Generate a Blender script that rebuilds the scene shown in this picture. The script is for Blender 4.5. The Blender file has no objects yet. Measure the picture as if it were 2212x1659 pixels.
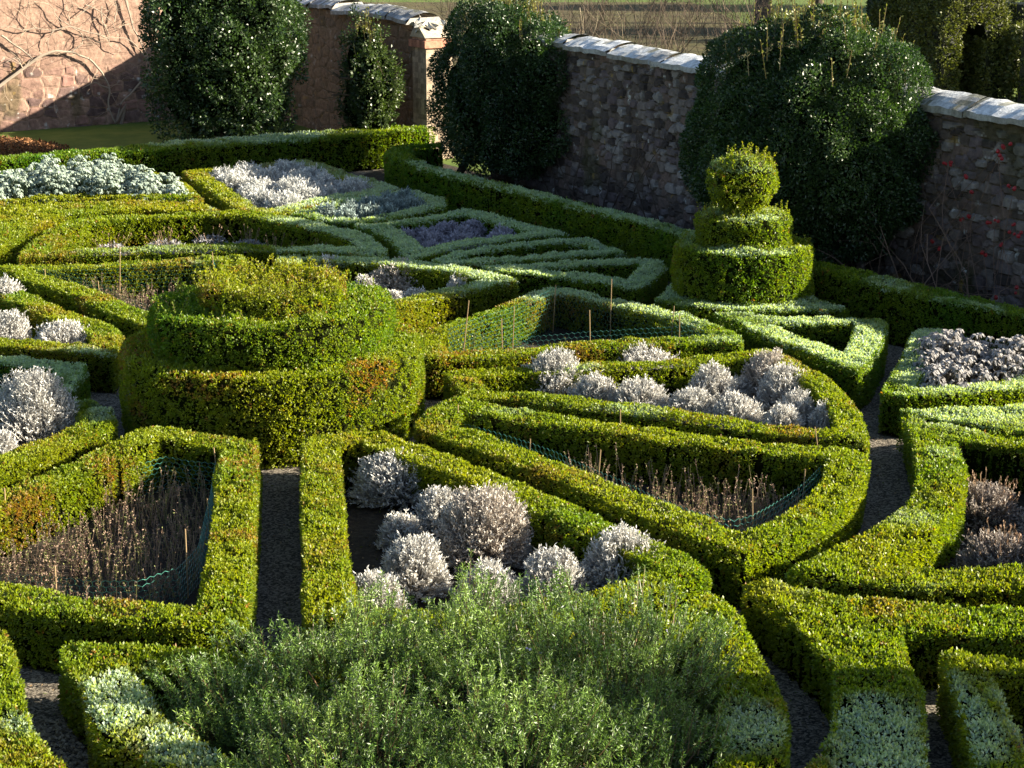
import bpy, math, json
import numpy as np

# ------------------------------------------------------------------ camera, world, sun, exposure
scene = bpy.context.scene
COL = scene.collection
EYE = np.array([0.0, 0.0, 6.0])
cam_data = bpy.data.cameras.new("camera")
cam_data.sensor_width = 36.0
cam_data.lens = 3793.0 / 2212.0 * 36.0
cam_data.clip_end = 2000.0
cam = bpy.data.objects.new("camera", cam_data)
cam.location = EYE
cam.rotation_euler = (math.radians(90 - 15.88), 0, 0)
COL.objects.link(cam)
scene.camera = cam

SUN_EL, SUN_AZ = math.radians(20.5), math.radians(-3.0)      # azimuth from +X towards +Y
world = bpy.data.worlds.new("World")
scene.world = world
world.use_nodes = True
wt = world.node_tree
bg = wt.nodes["Background"]
sky = wt.nodes.new("ShaderNodeTexSky")
sky.sky_type = 'NISHITA'
sky.sun_disc = False
sky.sun_elevation = SUN_EL
sky.sun_rotation = math.radians(90) - SUN_AZ
wt.links.new(sky.outputs[0], bg.inputs[0])
bg.inputs[1].default_value = 0.05

sun_data = bpy.data.lights.new("sun", 'SUN')
sun_data.energy = 5.0
sun_data.angle = math.radians(0.5)
sun_data.color = (1.0, 0.89, 0.70)
sun = bpy.data.objects.new("sun", sun_data)
sun.rotation_euler = (math.radians(90) - SUN_EL, 0, math.radians(90) + SUN_AZ)
sun.location = (30, 3, 15)
COL.objects.link(sun)

scene.view_settings.view_transform = 'Standard'
scene.view_settings.look = 'None'
scene.view_settings.exposure = 2.25
scene.view_settings.gamma = 1.0
scene.cycles.max_bounces = 6
scene.cycles.diffuse_bounces = 3
scene.cycles.glossy_bounces = 2
scene.cycles.transmission_bounces = 3
scene.cycles.transparent_max_bounces = 4

# ------------------------------------------------------------------ survey of the garden (metres)
DATA = {"A":[[-2.61,17.3],[-3.04,17.41],[-3.47,17.55],[-3.78,17.7],[-4.06,17.19],[-4.24,16.7],[-4.49,16.27],[-4.84,15.68],[-5.29,14.78],[-5.68,14.05],[-4.81,13.29],[-4.05,12.89],[-3.61,12.7],[-3.31,12.64],[-2.86,12.53],[-2.47,12.5],[-2.24,12.58],[-2.07,12.74],[-2.21,13.99],[-2.36,15.23]],"B":[[-2.16,17.23],[-1.89,14.92],[-1.68,13.28],[-1.59,12.58],[-0.91,12.38],[-0.02,12.47],[0.9,12.93],[1.29,13.25],[1.66,13.61],[1.48,14.02],[1.06,14.58],[0.9,14.77],[0.66,15.13],[0.25,15.66],[-0.01,16.0],[-0.59,16.7],[-1.13,17.22],[-1.28,17.47],[-1.56,17.59],[-1.82,17.46]],"C":[[-1.04,17.78],[-0.93,17.55],[-0.5,17.08],[-0.11,16.63],[0.44,15.92],[0.86,15.37],[1.25,14.83],[1.65,14.32],[1.97,13.98],[2.39,14.28],[2.77,14.75],[3.13,15.36],[3.38,15.96],[3.57,16.7],[3.49,16.84],[3.29,16.93],[2.62,17.11],[2.38,17.23],[1.75,17.46],[1.16,17.77],[0.56,18.03],[0.0,18.26],[-0.63,18.67],[-0.78,18.54],[-0.93,18.1]],"D":[[-0.78,19.84],[-0.6,19.09],[-0.53,18.81],[0.0,18.7],[0.56,18.4],[1.25,18.17],[1.85,17.85],[2.67,17.44],[3.23,17.25],[3.64,17.13],[3.69,17.42],[3.78,18.17],[3.76,18.76],[3.72,19.29],[3.6,19.8],[3.45,20.19],[3.31,20.53],[3.14,20.79],[2.97,20.84],[2.78,20.71],[1.81,20.38],[0.76,20.17],[0.0,20.07]],"E":[[-1.07,20.38],[-0.93,20.34],[0.0,20.55],[0.85,20.84],[1.58,21.04],[2.31,21.18],[2.87,21.22],[2.89,21.41],[2.81,21.77],[2.48,22.33],[2.11,22.93],[1.59,23.45],[1.13,23.93],[0.82,24.22],[0.56,24.37],[0.29,24.02],[0.0,23.5],[-0.4,22.77],[-0.72,22.36],[-1.06,21.81],[-1.24,21.55]],"F":[[0.09,24.85],[-0.48,24.22],[-1.04,23.64],[-1.53,22.99],[-1.92,22.39],[-2.5,22.13],[-3.02,22.18],[-3.33,24.37],[-3.63,26.6],[-2.69,26.53],[-1.97,26.33],[-1.06,25.88],[-0.36,25.36]],"G":[[-4.11,26.39],[-4.47,26.39],[-5.5,26.22],[-6.5,25.98],[-7.48,25.72],[-7.66,25.55],[-7.55,25.36],[-6.84,24.61],[-6.17,23.87],[-5.65,23.15],[-5.27,22.69],[-4.77,22.13],[-4.23,22.08],[-3.63,22.08],[-3.37,22.13],[-3.76,24.37]],"H":[[-6.79,23.96],[-5.93,22.88],[-5.09,21.94],[-4.91,21.55],[-4.85,20.64],[-5.26,20.71],[-5.87,20.91],[-6.34,21.04],[-8.09,21.46],[-9.91,21.89],[-9.95,22.56],[-9.09,23.93],[-7.59,24.89]],"I":[[-6.2,20.53],[-5.59,20.36],[-5.1,20.25],[-4.99,19.92],[-4.95,18.98],[-5.72,18.81],[-7.94,18.17],[-9.29,19.92],[-9.82,21.34],[-8.03,20.95]],"J":[[-4.24,18.02],[-4.38,18.36],[-4.66,18.7],[-4.95,18.65],[-5.6,18.4],[-7.74,17.8],[-7.33,16.78],[-6.56,15.4],[-5.89,14.38],[-5.44,15.24],[-4.98,16.2],[-4.64,16.85],[-4.37,17.44],[-4.2,17.8]],"K":[[-5.62,31.47],[-6.56,31.57],[-7.61,31.57],[-8.6,31.33],[-9.15,31.04],[-10.9,30.13],[-11.66,31.14],[-11.62,32.22],[-9.8,33.37],[-8.2,34.14],[-7.11,34.54],[-6.11,33.05]],"L":[[-5.14,30.4],[-5.68,31.33],[-6.93,31.33],[-7.74,31.23],[-8.51,31.0],[-9.05,30.72],[-9.95,29.69],[-10.12,28.32],[-9.23,26.29],[-8.22,26.22],[-8.02,27.55],[-7.91,28.85],[-7.67,29.73],[-7.12,30.31],[-6.36,30.53]],"M":[[-4.46,30.22],[-3.57,29.47],[-2.69,28.52],[-2.26,27.85],[-1.96,27.0],[-1.96,26.36],[-2.71,26.75],[-4.0,26.96],[-5.62,26.82],[-6.66,26.64],[-7.56,26.39],[-7.64,26.82],[-7.69,27.47],[-7.65,28.44],[-7.47,29.26],[-7.0,29.77],[-6.26,30.04],[-5.29,30.26]],"N":[[-6.58,34.77],[-4.79,30.4],[-4.15,30.13],[-3.17,31.47],[-2.11,32.57],[-2.71,33.7],[-3.51,35.01],[-4.33,36.3],[-5.21,35.61],[-6.05,35.19]],"O":[[-3.84,30.13],[-3.38,29.6],[-2.86,29.3],[-2.4,29.35],[-1.82,29.91],[-1.18,30.86],[-1.2,31.52],[-1.52,32.07],[-1.79,32.42],[-2.29,32.32],[-2.84,31.72],[-3.42,30.86]],"P":[[-2.66,29.05],[-1.98,29.3],[-1.23,30.22],[-0.84,30.67],[0.0,29.56],[0.91,28.2],[0.0,27.74],[-0.57,27.21],[-1.12,26.71],[-1.59,26.19],[-1.71,26.71],[-1.95,27.74],[-2.31,28.52]],"Q":[[-1.24,26.22],[-0.92,26.75],[-0.48,27.21],[0.0,27.51],[0.7,27.74],[1.3,27.74],[1.78,26.82],[0.89,26.43],[0.0,26.09],[-0.72,25.92],[-1.12,25.95]],"R":[[-0.47,25.75],[0.0,25.88],[0.53,26.05],[1.23,26.12],[1.94,26.29],[2.26,26.12],[2.31,25.68],[2.02,24.67],[1.76,24.22],[1.48,24.43],[1.0,24.82],[0.34,25.23],[-0.18,25.39]],"S":[[1.96,23.62],[2.31,23.17],[2.72,22.96],[3.25,22.91],[3.74,22.91],[4.53,23.04],[4.0,24.07],[3.33,25.04],[2.45,24.98]],"T":[[2.7,22.8],[3.39,22.59],[4.14,22.51],[4.83,22.44],[4.87,22.13],[4.62,21.22],[4.28,20.23],[4.09,19.86],[3.94,20.19],[3.65,20.73],[3.41,21.22],[3.24,21.55],[2.88,22.33]],"U":[[5.24,21.96],[5.5,21.81],[5.78,21.18],[6.2,20.55],[6.67,19.92],[5.82,19.17],[5.07,18.89],[4.4,18.8],[4.15,18.98],[4.33,19.52],[4.67,20.4],[5.08,21.57]],"V":[[4.23,18.29],[4.69,18.36],[5.13,18.4],[5.64,18.54],[6.54,18.67],[6.07,17.23],[5.33,17.46],[5.02,17.59],[4.58,17.92],[4.3,18.17]],"W":[[4.22,18.0],[4.66,17.7],[5.31,17.38],[6.12,17.08],[4.87,13.28],[4.18,13.32],[3.39,13.28],[2.76,13.4],[2.28,13.59],[2.71,14.08],[3.03,14.46],[3.3,14.77],[3.63,15.29],[3.79,15.66],[3.96,16.28],[4.1,17.05]],"X":[[1.91,13.35],[2.1,13.4],[2.55,13.12],[2.86,13.08],[3.47,12.93],[4.04,12.85],[4.76,12.71],[4.56,12.11],[3.87,12.24],[3.34,12.38],[2.99,12.37],[2.9,11.78],[2.93,11.41],[2.78,10.67],[2.68,10.21],[2.51,9.44],[1.63,9.44],[1.9,10.24],[2.16,10.79],[2.29,11.32],[2.36,11.78],[2.25,12.32],[2.14,12.67],[2.04,12.97],[1.9,13.23]],"Y":[[3.2,12.02],[3.45,11.98],[3.77,11.88],[4.37,11.74],[4.29,11.51],[3.72,11.69],[3.49,11.71],[3.45,11.22],[3.41,10.67],[3.36,10.12],[3.33,9.44],[2.94,9.44],[3.02,10.24],[3.09,10.97],[3.15,11.47]],"BB":[[-3.4,12.1],[-3.36,12.25],[-2.79,12.18],[-2.46,12.13],[-1.74,12.0],[-0.88,11.96],[-0.02,12.06],[0.69,12.43],[1.25,12.8],[1.59,13.15],[1.71,13.06],[1.78,12.7],[1.83,12.36],[1.88,11.81],[1.91,11.54],[1.89,11.13],[1.84,10.73],[1.76,10.26],[1.52,9.66],[1.07,9.18],[0.25,8.83],[-0.81,8.93],[-1.71,9.55],[-2.26,10.23],[-2.42,10.37],[-2.59,10.54],[-2.76,10.73],[-2.91,11.04],[-3.04,11.41],[-3.22,11.68],[-3.33,11.89]],"CC":[[-3.87,12.41],[-3.72,12.06],[-3.53,11.58],[-3.38,11.16],[-3.22,10.79],[-3.07,10.54],[-2.94,10.36],[-2.8,10.06],[-2.55,9.55],[-3.82,9.55],[-4.7,12.11],[-4.0,12.45]],"BL":[[-12.24,32.84],[-10.01,34.21],[-7.78,35.44],[-5.36,36.76],[-2.95,38.18],[-1.73,39.16],[-2.63,39.47],[-3.62,38.93],[-5.53,37.96],[-6.9,37.04],[-7.97,36.36],[-9.0,35.64],[-10.16,34.76],[-12.44,33.4]],"BR":[[-2.49,34.82],[-2.3,34.39],[-1.8,33.51],[-1.1,32.4],[0.0,30.92],[0.98,29.33],[1.87,28.05],[2.51,26.8],[3.38,25.52],[4.13,24.47],[4.52,23.86],[5.06,23.07],[5.5,22.52],[6.09,21.87],[6.44,21.49],[7.57,19.93],[7.7,20.3],[6.57,21.94],[5.99,22.68],[5.39,23.44],[4.76,24.28],[4.2,24.92],[3.44,26.0],[2.72,27.11],[1.91,28.59],[1.0,30.01],[0.0,31.52],[-0.83,32.67],[-1.59,33.8],[-1.93,34.63],[-2.11,35.25],[-2.06,35.7],[-1.93,36.03],[-1.47,36.29],[-1.49,36.83],[-1.63,36.76],[-1.96,36.56],[-2.41,36.09],[-2.52,35.57],[-2.54,35.19]],"FROST":[[-0.12,27.0,3.77,3.3,1.0],[1.31,24.98,1.68,1.88,1.0],[-2.59,31.87,2.2,2.24,0.95],[-0.84,29.77,1.99,2.63,1.0],[-4.3,34.83,1.38,1.47,0.45],[5.35,20.34,1.22,2.04,1.0],[5.04,18.22,0.9,0.7,0.75],[3.93,21.46,0.99,1.42,1.0],[3.4,23.09,1.63,0.81,0.75],[0.86,23.79,0.96,0.74,1.0],[1.82,22.91,0.81,0.58,0.8],[-3.25,28.52,1.83,1.29,0.9],[-2.59,27.18,1.24,0.92,0.95],[-4.92,26.71,1.79,0.43,0.35],[-6.29,38.03,2.51,1.53,1.0],[-8.42,37.21,0.69,0.67,0.6],[-0.31,24.61,0.4,0.43,0.95],[-1.08,24.02,0.52,0.23,0.5],[-1.81,26.29,1.77,0.48,0.4],[-5.62,20.23,0.88,0.63,1.0],[-4.9,19.32,0.24,0.78,1.0],[-4.41,18.4,0.2,0.57,1.0],[-5.15,20.6,0.39,0.3,0.8],[-2.83,11.18,0.36,0.61,0.9],[-2.17,10.56,0.34,0.33,0.8],[1.54,10.76,0.38,0.4,0.85],[2.45,10.63,0.4,0.73,1.0],[3.14,10.9,0.19,0.62,0.9],[3.5,10.9,0.16,0.62,0.7],[-3.31,10.9,0.22,0.21,0.6],[1.17,18.14,0.45,0.24,0.5],[0.07,18.17,0.3,0.17,0.35],[0.78,19.92,0.33,0.16,0.6],[4.44,16.78,0.28,0.3,0.3],[3.48,14.9,0.38,0.24,0.25],[2.37,22.18,0.72,0.35,0.45],[2.9,13.23,0.75,0.19,0.25],[3.75,13.04,0.44,0.13,0.3],[-5.42,18.85,0.47,0.22,0.6],[2.64,21.34,0.35,0.23,0.4]],"MOUND":[["B",-1.14,16.79,0.45,0.48],["B",-0.67,15.75,0.24,0.47],["B",-0.26,15.06,0.41,0.71],["B",-1.03,15.49,0.22,0.29],["B",-0.87,14.35,0.29,0.51],["B",-1.15,13.68,0.25,0.45],["B",-0.2,13.88,0.26,0.45],["B",0.36,14.05,0.29,0.49],["B",0.97,14.3,0.35,0.59],["D",0.49,20.06,0.34,0.62],["D",1.62,21.02,0.37,0.41],["D",2.05,20.52,0.25,0.31],["D",0.96,19.5,0.27,0.46],["D",1.47,19.3,0.29,0.47],["D",2.35,19.88,0.24,0.5],["D",2.66,20.16,0.19,0.24],["D",2.03,19.07,0.26,0.41],["D",2.52,18.85,0.28,0.4],["D",3.06,20.29,0.3,0.5],["D",3.18,19.75,0.27,0.5],["D",3.22,19.01,0.21,0.41],["D",3.0,18.53,0.21,0.39],["D",3.46,18.54,0.16,0.43],["F",-1.69,26.0,0.43,0.51],["F",-2.83,26.32,0.3,0.51],["F",-2.17,25.33,0.2,0.41],["F",-1.74,25.07,0.24,0.24],["F",-1.38,24.34,0.23,0.45],["F",-0.79,25.19,0.2,0.47],["H",-7.07,24.03,0.27,0.66],["H",-6.6,22.31,0.31,0.6],["H",-5.77,21.83,0.41,0.55],["J",-5.19,18.31,0.49,0.89],["J",-5.37,17.43,0.22,0.53]],"NETC":[[-0.6,18.13],[0.0,17.55],[0.44,17.05],[0.84,16.49],[1.29,15.77],[1.68,15.28],[2.02,15.08],[2.19,15.21],[2.39,15.5],[2.57,15.77],[2.75,16.05],[3.0,16.49],[3.27,17.0],[3.21,17.2],[2.41,17.39],[1.17,17.84],[0.0,18.27],[-0.56,18.48]],"BRANCH":[[[-12.77,44.17,1.18],[-12.24,44.5,1.57],[-11.85,44.75,1.86],[-11.53,44.95,1.98],[-11.19,45.17,1.91],[-10.81,45.4,1.72],[-10.55,45.57,1.39],[-10.39,45.66,0.93],[-10.45,45.63,0.61],[-10.28,45.74,0.07]],[[-12.69,44.22,2.38],[-12.37,44.42,2.13],[-12.0,44.65,1.85],[-12.24,44.5,1.57]],[[-11.19,45.17,1.91],[-10.89,45.35,2.13],[-10.92,45.34,2.37],[-11.18,45.17,2.58],[-11.38,45.04,2.74],[-11.53,44.95,3.06],[-11.72,44.83,3.3]],[[-10.32,45.71,2.22],[-10.77,45.43,2.4],[-11.18,45.17,2.56],[-11.53,44.95,2.48],[-11.91,44.71,2.53],[-12.12,44.58,2.85],[-12.01,44.65,3.31]],[[-9.45,46.26,1.64],[-9.76,46.07,2.07],[-10.0,45.91,2.2],[-10.32,45.71,2.22]],[[-9.91,45.97,3.23],[-9.81,46.03,2.43],[-9.48,46.24,1.73],[-9.47,46.25,1.28]],[[-9.47,46.25,1.28],[-9.9,45.98,0.78],[-10.12,45.83,0.59],[-10.28,45.74,0.07]],[[-10.46,45.63,3.02],[-10.44,45.64,2.66],[-10.32,45.71,2.34],[-10.34,45.7,1.98],[-10.06,45.88,1.86]],[[-10.8,45.41,3.07],[-10.53,45.58,2.9],[-10.19,45.79,2.65],[-10.11,45.85,2.29]],[[-11.03,45.26,2.77],[-10.7,45.47,3.03],[-10.44,45.63,3.25]],[[-12.24,44.5,1.57],[-12.36,44.43,1.86],[-12.6,44.28,1.75]],[[-11.18,45.17,2.58],[-11.23,45.14,2.85],[-11.08,45.23,3.08],[-11.14,45.2,3.28]],[[-11.53,44.95,2.48],[-11.68,44.85,2.25],[-11.66,44.87,2.05]],[[-10.19,45.79,2.65],[-10.11,45.85,2.92],[-10.16,45.81,3.24]],[[-11.91,44.71,2.53],[-12.18,44.54,2.47],[-12.47,44.36,2.64],[-12.67,44.23,2.61]],[[-10.39,45.66,0.93],[-10.71,45.47,1.12],[-11.0,45.29,0.98]]],"HIP":[[6.87,24.58,2.46],[6.83,24.65,2.37],[6.87,24.57,2.31],[6.35,25.44,2.09],[6.3,25.52,2.1],[6.53,25.13,1.96],[6.61,25.0,1.79],[6.96,24.43,1.93],[7.01,24.34,1.91],[6.54,25.12,1.34],[6.6,25.02,1.4],[6.8,24.7,1.38],[6.85,24.6,1.4],[7.03,24.31,1.43],[6.25,25.61,0.91],[6.31,25.5,0.82],[7.02,24.33,1.27],[7.09,24.21,1.3],[6.94,24.46,1.1],[6.76,24.76,0.91],[6.93,24.47,0.31],[7.12,24.17,0.51],[6.93,24.48,2.52]]}

# ------------------------------------------------------------------ helpers
rng = np.random.default_rng(7)
Z3 = np.array([0.0, 0.0, 1.0])

def norm(v):
    return v / np.maximum(np.linalg.norm(v, axis=-1, keepdims=True), 1e-9)

def rand_unit(n):
    return norm(rng.normal(size=(n, 3)))

def _hash(i):
    h = (i[..., 0].astype(np.int64) * 374761393 + i[..., 1].astype(np.int64) * 668265263 + i[..., 2].astype(np.int64) * 2147483647) & 0xffffffff
    h = ((h ^ (h >> 13)) * 1274126177) & 0xffffffff
    return ((h ^ (h >> 16)) & 0xffff) / 65535.0

def vnoise(p, seed=0):
    """value noise 0..1 at points p (N,3)"""
    p = np.asarray(p, float) + seed * 17.31
    i = np.floor(p).astype(np.int64); f = p - i; f = f * f * (3 - 2 * f)
    r = 0
    for dx in (0, 1):
        for dy in (0, 1):
            for dz in (0, 1):
                w = (f[..., 0] if dx else 1 - f[..., 0]) * (f[..., 1] if dy else 1 - f[..., 1]) * (f[..., 2] if dz else 1 - f[..., 2])
                r = r + w * _hash(i + np.array([dx, dy, dz]))
    return r

def fbm(p, seed=0):
    return 0.6 * vnoise(p, seed) + 0.3 * vnoise(np.asarray(p) * 2.1, seed + 1) + 0.1 * vnoise(np.asarray(p) * 4.3, seed + 2)

def sstep(a, b, x):
    t = np.clip((x - a) / (b - a), 0, 1)
    return t * t * (3 - 2 * t)

def mix(a, b, t):
    t = np.asarray(t)[..., None]
    return np.asarray(a) * (1 - t) + np.asarray(b) * t

class Geo:
    """collects coloured quads and links them as ONE mesh object"""
    def __init__(self):
        self.q, self.c, self.a = [], [], []
    def add(self, q, c, gloss=1.0):
        q = np.asarray(q, float).reshape(-1, 4, 3)
        if len(q):
            self.q.append(q); self.a.append(np.full(len(q), gloss))
            self.c.append(np.broadcast_to(np.asarray(c, float), (len(q), 3)))
        return self
    def grid(self, pts, c, gloss=1.0):
        """pts (A,B,3) -> quads; c (A-1,B-1,3) or a colour"""
        q = np.stack([pts[:-1, :-1], pts[1:, :-1], pts[1:, 1:], pts[:-1, 1:]], 2)
        c = np.asarray(c, float)
        return self.add(q.reshape(-1, 4, 3), c.reshape(-1, 3) if c.ndim == 3 else c, gloss)
    def box(self, a, b, c):
        (x0, y0, z0), (x1, y1, z1) = a, b
        v = np.array([[x0,y0,z0],[x1,y0,z0],[x1,y1,z0],[x0,y1,z0],[x0,y0,z1],[x1,y0,z1],[x1,y1,z1],[x0,y1,z1]])
        return self.add(v[np.array([[0,3,2,1],[4,5,6,7],[0,1,5,4],[1,2,6,5],[2,3,7,6],[3,0,4,7]])], c)
    def tube(self, pts, r, c, k=5):
        pts = np.asarray(pts, float); n = len(pts)
        r = np.broadcast_to(np.asarray(r, float), (n,))
        t = norm(np.gradient(pts, axis=0)); ref = np.where(np.abs(t[:, 2:3]) > .9, np.array([[1., 0, 0]]), Z3[None])
        a = norm(np.cross(t, ref)); b = np.cross(t, a)
        th = np.linspace(0, 2 * np.pi, k + 1)
        ring = pts[:, None] + r[:, None, None] * (np.cos(th)[None, :, None] * a[:, None] + np.sin(th)[None, :, None] * b[:, None])
        return self.grid(ring, c)
    def sticks(self, A, B, r0, r1, c, k=3):
        """N straight tapered sticks from A to B"""
        A = np.asarray(A, float); B = np.asarray(B, float); n = len(A)
        t = norm(B - A); ref = np.where(np.abs(t[:, 2:3]) > .9, np.array([[1., 0, 0]]), Z3[None])
        a = norm(np.cross(t, ref)); b = np.cross(t, a)
        r0 = np.broadcast_to(r0, (n,))[:, None]; r1 = np.broadcast_to(r1, (n,))[:, None]
        c = np.broadcast_to(np.asarray(c, float), (n, 3))
        for j in range(k):
            t0, t1 = 2 * np.pi * j / k, 2 * np.pi * (j + 1) / k
            d0 = np.cos(t0) * a + np.sin(t0) * b; d1 = np.cos(t1) * a + np.sin(t1) * b
            self.add(np.stack([A + d0 * r0, A + d1 * r0, B + d1 * r1, B + d0 * r1], 1), c)
        return self
    def leaves(self, base, D, L, W, c, curl=0.12):
        n = len(base)
        D = norm(D); S = norm(np.cross(D, rand_unit(n))); U = np.cross(S, D)
        L = np.broadcast_to(L, (n,))[:, None]; W = np.broadcast_to(W, (n,))[:, None]
        mid = base + D * L * .5 + U * L * curl
        return self.add(np.stack([base, mid + S * W * .5, base + D * L, mid - S * W * .5], 1), c)
    def build(self, name, mat, parent=None):
        q = np.concatenate(self.q); c = np.concatenate(self.c); n = len(q)
        me = bpy.data.meshes.new(name)
        me.vertices.add(n * 4); me.loops.add(n * 4); me.polygons.add(n)
        me.vertices.foreach_set("co", q.astype(np.float32).ravel())
        me.loops.foreach_set("vertex_index", np.arange(n * 4, dtype=np.int32))
        me.polygons.foreach_set("loop_start", np.arange(n, dtype=np.int32) * 4)
        me.update(calc_edges=True)
        at = me.attributes.new("col", 'FLOAT_COLOR', 'FACE')
        rgba = np.ones((n, 4), np.float32); rgba[:, :3] = c; rgba[:, 3] = np.concatenate(self.a)
        at.data.foreach_set("color", rgba.ravel())
        me.materials.append(mat)
        o = bpy.data.objects.new(name, me); COL.objects.link(o)
        if parent is not None:
            o.parent = parent
            o.matrix_parent_inverse = parent.matrix_basis.inverted()
        return o

def sheet(name, rings, mat, z):
    """flat polygons at height z as one mesh"""
    vs, fs = [], []
    for r in rings:
        k = len(vs); vs += [(p[0], p[1], z) for p in r]; fs.append(list(range(k, k + len(r))))
    me = bpy.data.meshes.new(name); me.from_pydata(vs, [], fs); me.materials.append(mat)
    o = bpy.data.objects.new(name, me); COL.objects.link(o)
    return o

def tag(o, label, cat, group=None):
    o["label"] = label; o["category"] = cat
    if group: o["group"] = group
    return o

def thing(name, label, cat, loc, group=None):
    o = bpy.data.objects.new(name, None); COL.objects.link(o)
    o.location = loc; o.empty_display_size = .2
    return tag(o, label, cat, group)

def kind(o, k):
    o["kind"] = k
    return o

# ------------------------------------------------------------------ materials
def new_mat(name):
    m = bpy.data.materials.new(name); m.use_nodes = True
    nt = m.node_tree; nt.nodes.clear()
    out = nt.nodes.new("ShaderNodeOutputMaterial")
    return m, nt, out

def leaf_mat(name, rough=.42, trans=.35, tint=(1.25, 1.3, .6), spec=.5):
    m, nt, out = new_mat(name)
    a = nt.nodes.new("ShaderNodeAttribute"); a.attribute_name = "col"
    p = nt.nodes.new("ShaderNodeBsdfPrincipled"); p.inputs["Roughness"].default_value = rough
    sp = nt.nodes.new("ShaderNodeMath"); sp.operation = 'MULTIPLY'; sp.inputs[1].default_value = spec
    nt.links.new(a.outputs["Alpha"], sp.inputs[0]); nt.links.new(sp.outputs[0], p.inputs["Specular IOR Level"])
    nt.links.new(a.outputs["Color"], p.inputs["Base Color"])
    if trans <= 0:
        nt.links.new(p.outputs[0], out.inputs[0]); return m
    t = nt.nodes.new("ShaderNodeBsdfTranslucent")
    mul = nt.nodes.new("ShaderNodeMix"); mul.data_type = 'RGBA'; mul.blend_type = 'MULTIPLY'
    mul.inputs["Factor"].default_value = 1.0
    nt.links.new(a.outputs["Color"], mul.inputs["A"]); mul.inputs["B"].default_value = (*tint, 1)
    nt.links.new(mul.outputs["Result"], t.inputs["Color"])
    mx = nt.nodes.new("ShaderNodeMixShader"); mx.inputs[0].default_value = trans
    nt.links.new(p.outputs[0], mx.inputs[1]); nt.links.new(t.outputs[0], mx.inputs[2])
    nt.links.new(mx.outputs[0], out.inputs[0])
    return m

def ground_mat(name, cols, scale, bump=.4, rough=.95, detail=8.0, vor=0.0):
    m, nt, out = new_mat(name)
    tc = nt.nodes.new("ShaderNodeTexCoord")
    n1 = nt.nodes.new("ShaderNodeTexNoise"); n1.inputs["Scale"].default_value = scale; n1.inputs["Detail"].default_value = detail
    n1.inputs["Roughness"].default_value = .7
    nt.links.new(tc.outputs["Object"], n1.inputs["Vector"])
    cr = nt.nodes.new("ShaderNodeValToRGB")
    el = cr.color_ramp.elements
    while len(el) < len(cols): el.new(.5)
    for i, c in enumerate(cols):
        el[i].position = .3 + .4 * i / (len(cols) - 1); el[i].color = (*c, 1)
    src = n1.outputs["Fac"]
    if vor:
        v = nt.nodes.new("ShaderNodeTexVoronoi"); v.inputs["Scale"].default_value = vor
        nt.links.new(tc.outputs["Object"], v.inputs["Vector"])
        mm = nt.nodes.new("ShaderNodeMath"); mm.operation = 'MULTIPLY_ADD'
        sep = nt.nodes.new("ShaderNodeSeparateColor"); nt.links.new(v.outputs["Color"], sep.inputs[0])
        nt.links.new(sep.outputs[0], mm.inputs[0]); mm.inputs[1].default_value = .5
        sc = nt.nodes.new("ShaderNodeMath"); sc.operation = 'MULTIPLY'; sc.inputs[1].default_value = .5
        nt.links.new(n1.outputs["Fac"], sc.inputs[0]); nt.links.new(sc.outputs[0], mm.inputs[2])
        src = mm.outputs[0]
    nt.links.new(src, cr.inputs[0])
    p = nt.nodes.new("ShaderNodeBsdfPrincipled"); p.inputs["Roughness"].default_value = rough
    p.inputs["Specular IOR Level"].default_value = .2
    nt.links.new(cr.outputs[0], p.inputs["Base Color"])
    b = nt.nodes.new("ShaderNodeBump"); b.inputs["Strength"].default_value = bump; b.inputs["Distance"].default_value = .03
    nt.links.new(src, b.inputs["Height"]); nt.links.new(b.outputs[0], p.inputs["Normal"])
    nt.links.new(p.outputs[0], out.inputs[0])
    return m

def stone_mat(name, scale=9.0, bump=.5):
    """colour of each stone from the mesh, broken up by fine noise"""
    m, nt, out = new_mat(name)
    a = nt.nodes.new("ShaderNodeAttribute"); a.attribute_name = "col"
    tc = nt.nodes.new("ShaderNodeTexCoord")
    n1 = nt.nodes.new("ShaderNodeTexNoise"); n1.inputs["Scale"].default_value = scale; n1.inputs["Detail"].default_value = 9
    n1.inputs["Roughness"].default_value = .75
    nt.links.new(tc.outputs["Object"], n1.inputs["Vector"])
    mr = nt.nodes.new("ShaderNodeMapRange"); mr.inputs[1].default_value = .3; mr.inputs[2].default_value = .7
    mr.inputs[3].default_value = .55; mr.inputs[4].default_value = 1.4
    nt.links.new(n1.outputs["Fac"], mr.inputs[0])
    mul = nt.nodes.new("ShaderNodeMix"); mul.data_type = 'RGBA'; mul.blend_type = 'MULTIPLY'; mul.inputs["Factor"].default_value = 1
    nt.links.new(a.outputs["Color"], mul.inputs["A"]); nt.links.new(mr.outputs[0], mul.inputs["B"])
    p = nt.nodes.new("ShaderNodeBsdfPrincipled"); p.inputs["Roughness"].default_value = .92
    p.inputs["Specular IOR Level"].default_value = .15
    nt.links.new(mul.outputs["Result"], p.inputs["Base Color"])
    b = nt.nodes.new("ShaderNodeBump"); b.inputs["Strength"].default_value = bump; b.inputs["Distance"].default_value = .03
    nt.links.new(n1.outputs["Fac"], b.inputs["Height"]); nt.links.new(b.outputs[0], p.inputs["Normal"])
    nt.links.new(p.outputs[0], out.inputs[0])
    return m

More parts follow.
